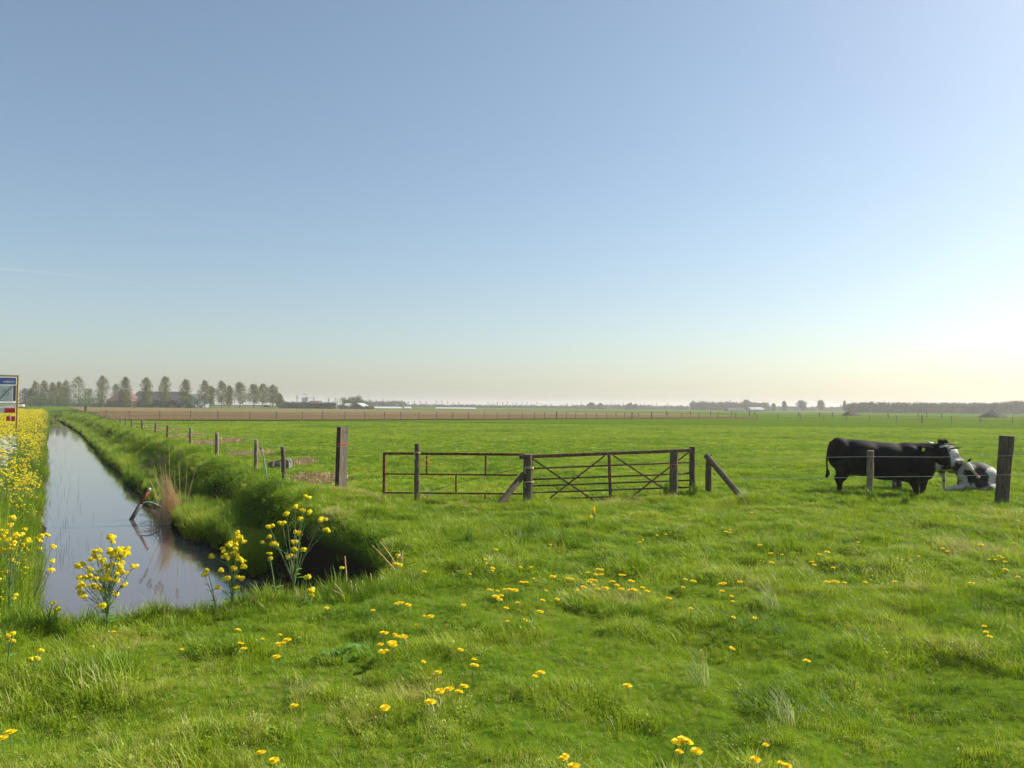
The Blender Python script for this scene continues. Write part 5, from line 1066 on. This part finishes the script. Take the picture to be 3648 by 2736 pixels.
# broad-leaved dock and pale grass tufts
def dock(loc, n, L_, label, seed):
    rd = random.Random(seed); t = empty('broad_leaf_plant', loc, label, 'plant')
    for i in range(n):
        a = rd.uniform(0, 6.28); d = Vector((math.cos(a), math.sin(a), 0)); s_ = Vector((-d.y, d.x, 0)); l = L_*rd.uniform(.6, 1.1); el_ = rd.uniform(.5, 1.3); o0 = Vector((rd.uniform(-.13, .13), rd.uniform(-.1, .1), 0)); mb = MB(); V = []
        for k_, (f, w) in enumerate(((0, .02), (.2, .05), (.4, .13), (.65, .15), (.85, .09), (1, .01))):
            e_ = el_-f*.9; c = o0+d*(l*f*math.cos(el_*.8))+Vector((0, 0, l*f*math.sin(max(.1, e_)))); V += [c-s_*w*l+Vector((0, 0, .01)), c, c+s_*w*l+Vector((0, 0, .01))]
        mb.add(V, [q for j in range(5) for q in ((3*j, 3*j+1, 3*j+4, 3*j+3), (3*j+1, 3*j+2, 3*j+5, 3*j+4))]); o = mb.build('leaf', M_leaf, t, True)
p_ = gp(*dp(755, 1425)); dock((p_.x, p_.y, hz(p_.x, p_.y)-.01), 34, .24, 'clump of broad bright green leaves in the near grass left of centre', 1)
p_ = gp(*dp(1020, 1545)); dock((p_.x, p_.y, hz(p_.x, p_.y)-.02), 12, .11, 'small rosette of green leaves below the near dandelions', 2)
def pale_tuft(dx_, dy_, n, h, label, seed, mat=M_rush, az=None, w=.004):
    p_ = gp(*dp(dx_, dy_)); rd = random.Random(seed); mb = MB()
    for i in range(n):
        a = rd.uniform(0, 6.28) if az is None else az+rd.gauss(0, 1.5); q = .09*math.sqrt(rd.random()); blade(mb, q*math.cos(a*3), q*math.sin(a*3), h*rd.uniform(.5, 1.15), w*rd.uniform(.7, 1.2), rd.uniform(.3, 1.0), a)
    o = mb.build('grass_tuft', mat, None, False, (p_.x, p_.y, hz(p_.x, p_.y))); tag(o, label, 'grass tuft')
pale_tuft(1665, 1325, 90, .30, 'pale wiry grass tuft right of the dandelion cluster', 1, az=2.6); pale_tuft(1690, 1580, 90, .26, 'pale arching grass tuft near the bottom edge right of centre', 2, az=2.7)
pale_tuft(1510, 1500, 60, .3, 'thin upright rushy grass tuft in the near grass right of centre', 3); pale_tuft(1440, 1075, 130, .42, 'long dark grass at the foot of the gate post', 4, M_tuss, w=.008); pale_tuft(1145, 1090, 110, .36, 'long grass at the foot of the post between the gates', 5, M_tuss, w=.008)
pale_tuft(925, 1080, 110, .34, 'straw coloured tuft at the foot of the slim gate post', 6, M_rush, w=.007); pale_tuft(1885, 1085, 150, .40, 'dark long grass at the foot of the thin cattle fence post', 7, M_tuss, w=.008); pale_tuft(1955, 1088, 150, .36, 'dark long grass below the forelegs of the black cow', 8, M_tuss, w=.008)
pale_tuft(1500, 1075, 90, .34, 'grass tuft at the foot of the end post of the crossed gate', 9, M_tuss, w=.008); pale_tuft(1610, 1090, 120, .34, 'pale weedy grass at the foot of the slanting brace', 10, M_rush, w=.007); pale_tuft(2165, 1085, 120, .3, 'dark grass around the thick leaning post', 11, M_tuss, w=.008)
pale_tuft(1130, 1175, 150, .34, 'dark grass tussock in front of the post between the gates', 12, M_tuss, w=.007); pale_tuft(1215, 1178, 130, .3, 'dark grass tussock in front of the crossed gate', 13, M_tuss, w=.007); pale_tuft(1010, 1180, 170, .3, 'wide dark tussock in front of the left gate', 14, M_tuss, w=.007)

x = rng.uniform(-.2, 5.0, 520); x = xat(820/1.0, 18.4)+x; y = rng.uniform(17.2, 19.4, 520)
put('feet_grass', tall_p, x, y, rng.uniform(.2, .42, 520), np.clip(rng.normal(.38, .1, 520), 0, 1), 'longer grass around the feet of the cattle and the fence posts', 4, .2)

# reed clump and dry stalks
def c12(x, y): return x/2.4578, 1350+y/2.4578
D = 20.6; bp = W3(*c12(1495, 1130), D); bp.z = max(WZ, hz(bp.x, D)); rc = empty('reed_clump', bp, 'dry orange brown reed clump with fluffy plumes at the water edge', 'reeds'); rd = random.Random(8); mb = MB()
for i in range(330):
    q = rd.gauss(0, .12); yy = rd.gauss(0, .12); l = rd.uniform(.3, .95)*max(.45, 1-abs(q)*1.3); mb.cm = i % 2; mb.tube([(q*1.5, yy, -.05), (q*1.5+rd.gauss(0, .05), yy, l*.5), (q*.8-.10*l+rd.gauss(0, .10), yy+rd.gauss(0, .05), l+rd.uniform(-.1, .1))], [.006, .0045, .002], 3, False)
for i in range(120):
    q = rd.gauss(0, .05); l = rd.uniform(.8, 1.25); mb.tube([(q, q, .2), (q-.03+rd.gauss(0, .02), q, l*.6), (q-.16*l+rd.gauss(0, .05), q, l)], [.005, .004, .002], 3, False)
mb.build('sheaf', [leafmat('dry_reed_leaves', [(.68, .42, .20), (.82, .58, .32)], .3, .5, .03, None, 25), leafmat('pale_reed_leaves', [(.78, .60, .36), (.88, .74, .50)], .3, .5, .03, None, 25)], rc)
def reed(parent, b0, tip, pl=.0, seed=0):
    rd = random.Random(seed); mb = MB(); b0, tip = Vector(b0), Vector(tip); m_ = b0.lerp(tip, .5)+Vector((rd.uniform(-.02, .02), 0, 0)); mb.tube([b0, m_, tip], [.006, .005, .003], 4); mb.build('reed_stem', M_reed, parent)
    if pl:
        mb = MB(); d = (tip-b0).normalized(); 
        for i in range(90): f = rd.random(); q = tip-d*pl*(1-f)*1.0+Vector((rd.gauss(0, 1), rd.gauss(0, 1), rd.gauss(0, .5)))*.028*math.sin(math.pi*min(1, f*.85+.1)); mb.tube([q, q+d*.04+Vector((rd.uniform(-.015, .02), 0, rd.uniform(-.01, .01)))], [.004, .001], 3, False)
        mb.build('plume', M_plume, parent)
for i, (bx0, tx, ty, pl) in enumerate(((1480, 1385, 655, .26), (1500, 1440, 650, .28), (1470, 1250, 745, .22), (1450, 1285, 800, .24), (1490, 1330, 690, .18), (1500, 1318, 735, .16), (1560, 1578, 620, .26), (1500, 1415, 690, .24), (1585, 1740, 700, 0), (1600, 1560, 720, 0), (1610, 1640, 740, 0), (1500, 1480, 560, 0), (1600, 1690, 880, 0), (1575, 1655, 1040, 0), (1480, 1360, 860, 0), (1520, 1530, 800, 0))):
    a = W3(*c12(bx0, 1110), D)-bp; b_ = W3(*c12(tx, ty), D)-bp; a.z = 0; reed(rc, a, b_, pl, i)
for i, (x0_, y0_, x1_, y1_, Dd) in enumerate(((1975, 800, 1780, 592, 9.6), (2000, 830, 1890, 720, 9.6), (1985, 750, 1860, 570, 9.8), (1562, 1030, 1545, 690, 8.6), (1602, 1030, 1597, 905, 8.5), (1640, 1020, 1637, 935, 8.5), (1690, 1020, 1700, 900, 8.6), (1780, 990, 1770, 840, 8.8), (1865, 980, 1862, 870, 9.0), (1720, 1010, 1712, 930, 8.6), (1530, 1040, 1430, 985, 8.3), (2040, 800, 2050, 660, 9.9), (2060, 820, 2020, 640, 10.0), (1540, 1040, 1450, 925, 8.4))):
    A, B = W3(*c9(x0_, y0_), Dd), W3(*c9(x1_, y1_), Dd); mb = MB(); e_ = (A-B)*.35; e_.z = -abs(e_.z)-.15; mb.tube([A-B+e_, A-B, (A-B)*.5+Vector((.006, 0, 0)), (0, 0, 0)], [.007, .007, .006, .004], 5); o = mb.build('dry_stalk', M_reed, None, True, B)
    tag(o, 'dry broken reed stalk at the dark end of the ditch', 'stalk', 'dry stalks at the ditch end')
# leaning pole and bent tube in the water
D = 21.3; p0 = W3(*c6c(1412, 425), D); p0.z = WZ; tip = W3(*c6c(1612, 118), D); j = W3(*c6c(1512, 285), D)
pl_ = empty('leaning_pole', p0, 'pole leaning out of the water with black foot and red upper half', 'pole'); mb = MB(); mb.tube([(p0-j)*.4, (0, 0, 0), j-p0], [.055, .055, .05], 10); mb.build('black_foot', M_drk, pl_, True)
mb = MB(); mb.tube([j-p0, (j-p0).lerp(tip-p0, .82)], [.038, .034], 10); mb.build('red_shaft', plain('faded_red', (.36, .06, .04), .6), pl_, True); mb = MB(); mb.tube([(j-p0).lerp(tip-p0, .82), tip-p0], [.036, .03], 10); mb.build('pale_tip', M_rend, pl_, True)
pts = [W3(*c6c(*q), D+.05*i) for i, q in enumerate(((1510, 298), (1535, 277), (1580, 267), (1630, 274), (1690, 298), (1745, 330), (1800, 365)))]; mb = MB(); mb.tube([q-pts[0] for q in pts], .024, 8); o = mb.build('bent_tube', noisemat('grey_green_tube', (.10, .16, .15), (.34, .38, .36), 10, .6), None, True, pts[0]); tag(o, 'curved pale tube arching from the pole to the bank', 'tube')
rd = random.Random(12); mb = MB(); c0 = W3(*c6c(1760, 400), D); 
for i in range(26):
    q = [Vector((rd.uniform(-.1, .25), rd.uniform(-.2, .2), rd.uniform(-.1, .1)))]; 
    for k_ in range(4): q.append(q[-1]+Vector((-rd.uniform(.08, .26), rd.uniform(-.08, .08), rd.uniform(-.08, .13))))
    mb.tube(q, [.009, .007, .005, .004, .002], 4)
o = mb.build('dead_branches', M_twig, None, False, (c0.x, D, WZ+.12)); tag(o, 'tangle of thin dead branches below the reed clump', 'branches')
# floating litter
p_ = gp(*[q/3.5625 for q in c9(825, 895)], WZ); mb = MB(); n = 8; V = [(x_*.16/n-.08, y_*.06/n-.03, .012+.012*math.sin(x_*1.3)*math.cos(y_)) for x_ in range(n+1) for y_ in range(n+1)]; mb.add(V, [(i*(n+1)+j, (i+1)*(n+1)+j, (i+1)*(n+1)+j+1, i*(n+1)+j+1) for i in range(n) for j in range(n)]); o = mb.build('wrapper', plain('pale_blue_plastic', (.22, .42, .5), .4), None, True, (p_.x, p_.y, WZ)); so = o.modifiers.new('s', 'SOLIDIFY'); so.thickness = .004; tag(o, 'small pale blue wrapper floating in the shaded ditch water', 'litter')
# thin reed shoots standing in the water
rd = random.Random(2); mb = MB()
for i in range(200):
    u_ = 17+rd.random()**1.6*60; v_ = rd.choice((rd.uniform(-.05, .5), rd.uniform(2.2, 2.75), rd.uniform(-.05, 1.2))); x_, y_ = xy_of(u_, v_); h = rd.uniform(.05, .26); mb.tube([(float(x_), float(y_), WZ-.05), (float(x_)+rd.uniform(-.04, .04), float(y_), WZ+h)], [.004, .0015], 3, False)
o = mb.build('reed_shoots', M_stem, None); tag(o, 'thin reed shoots standing in the shallow ditch water', kind='stuff')
# bushes closing the far end of the ditch
x_, y_ = xy_of(123, 1.0); 
for i, (u_, v_, lab) in enumerate(((172, 1.5, 'low green bush closing the far end of the ditch'), (185, 4.5, 'green bush beyond the far end of the ditch'), (150, 5.2, 'small green bush on the right bank near the far end of the ditch'))):
    x_, y_ = xy_of(u_, v_); rd = random.Random(50+i); t = empty('ditch_bush', (float(x_), float(y_), .0), lab, 'bush'); mb = MB(); [leaves(mb, (rd.uniform(-2, 2), rd.uniform(-2, 2), rd.uniform(.0, .3)), (.9, .9, .35), 120, .13, rd) for _ in range(12)]; mb.build('foliage', M_fresh, t); mb = MB(); [mb.tube([(0, 0, -.4), (rd.uniform(-1, 1), rd.uniform(-1, 1), .6)], .02, 4) for _ in range(6)]; mb.build('stems', M_bark, t)

# ------------------------------------------------------------------ haze
mh = bpy.data.materials.new('haze_air'); mh.use_nodes = True; t = mh.node_tree; t.nodes.clear(); ov_ = t.nodes.new('ShaderNodeOutputMaterial'); pv = t.nodes.new('ShaderNodeVolumePrincipled')
pv.inputs['Color'].default_value = (1.0, .97, .90, 1); pv.inputs['Density'].default_value = 0.00042; pv.inputs['Anisotropy'].default_value = 0.25; t.links.new(pv.outputs[0], ov_.inputs['Volume'])
mb = MB(); mb.box((0, 0, 11.0), (7800, 7800, 28.0)); o = mb.build('haze', mh); tag(o, 'pale haze lying over the flat fields', kind='stuff')

# faint condensation trail high up on the left, far above the haze
mc = bpy.data.materials.new('contrail_vapour'); mc.use_nodes = True; t = mc.node_tree; t.nodes.clear(); oo = t.nodes.new('ShaderNodeOutputMaterial'); tr = t.nodes.new('ShaderNodeBsdfTransparent'); df = t.nodes.new('ShaderNodeBsdfDiffuse'); mx = t.nodes.new('ShaderNodeMixShader')
df.inputs[0].default_value = (.9, .88, .85, 1); mx.inputs[0].default_value = .025; t.links.new(tr.outputs[0], mx.inputs[1]); t.links.new(df.outputs[0], mx.inputs[2]); t.links.new(mx.outputs[0], oo.inputs[0])
pts = [ap(px_, py_, 12000+20*px_) for px_, py_ in ((-60, 263), (0, 268), (60, 274), (120, 281), (170, 289), (200, 294))]
mb = MB(); mb.tube([q-pts[0] for q in pts], [14, 14, 13, 11, 8, 3], 8); o = mb.build('contrail', mc, None, True, pts[0]); tag(o, 'faint thin condensation trail low in the sky on the left', 'contrail'); o.visible_shadow = True
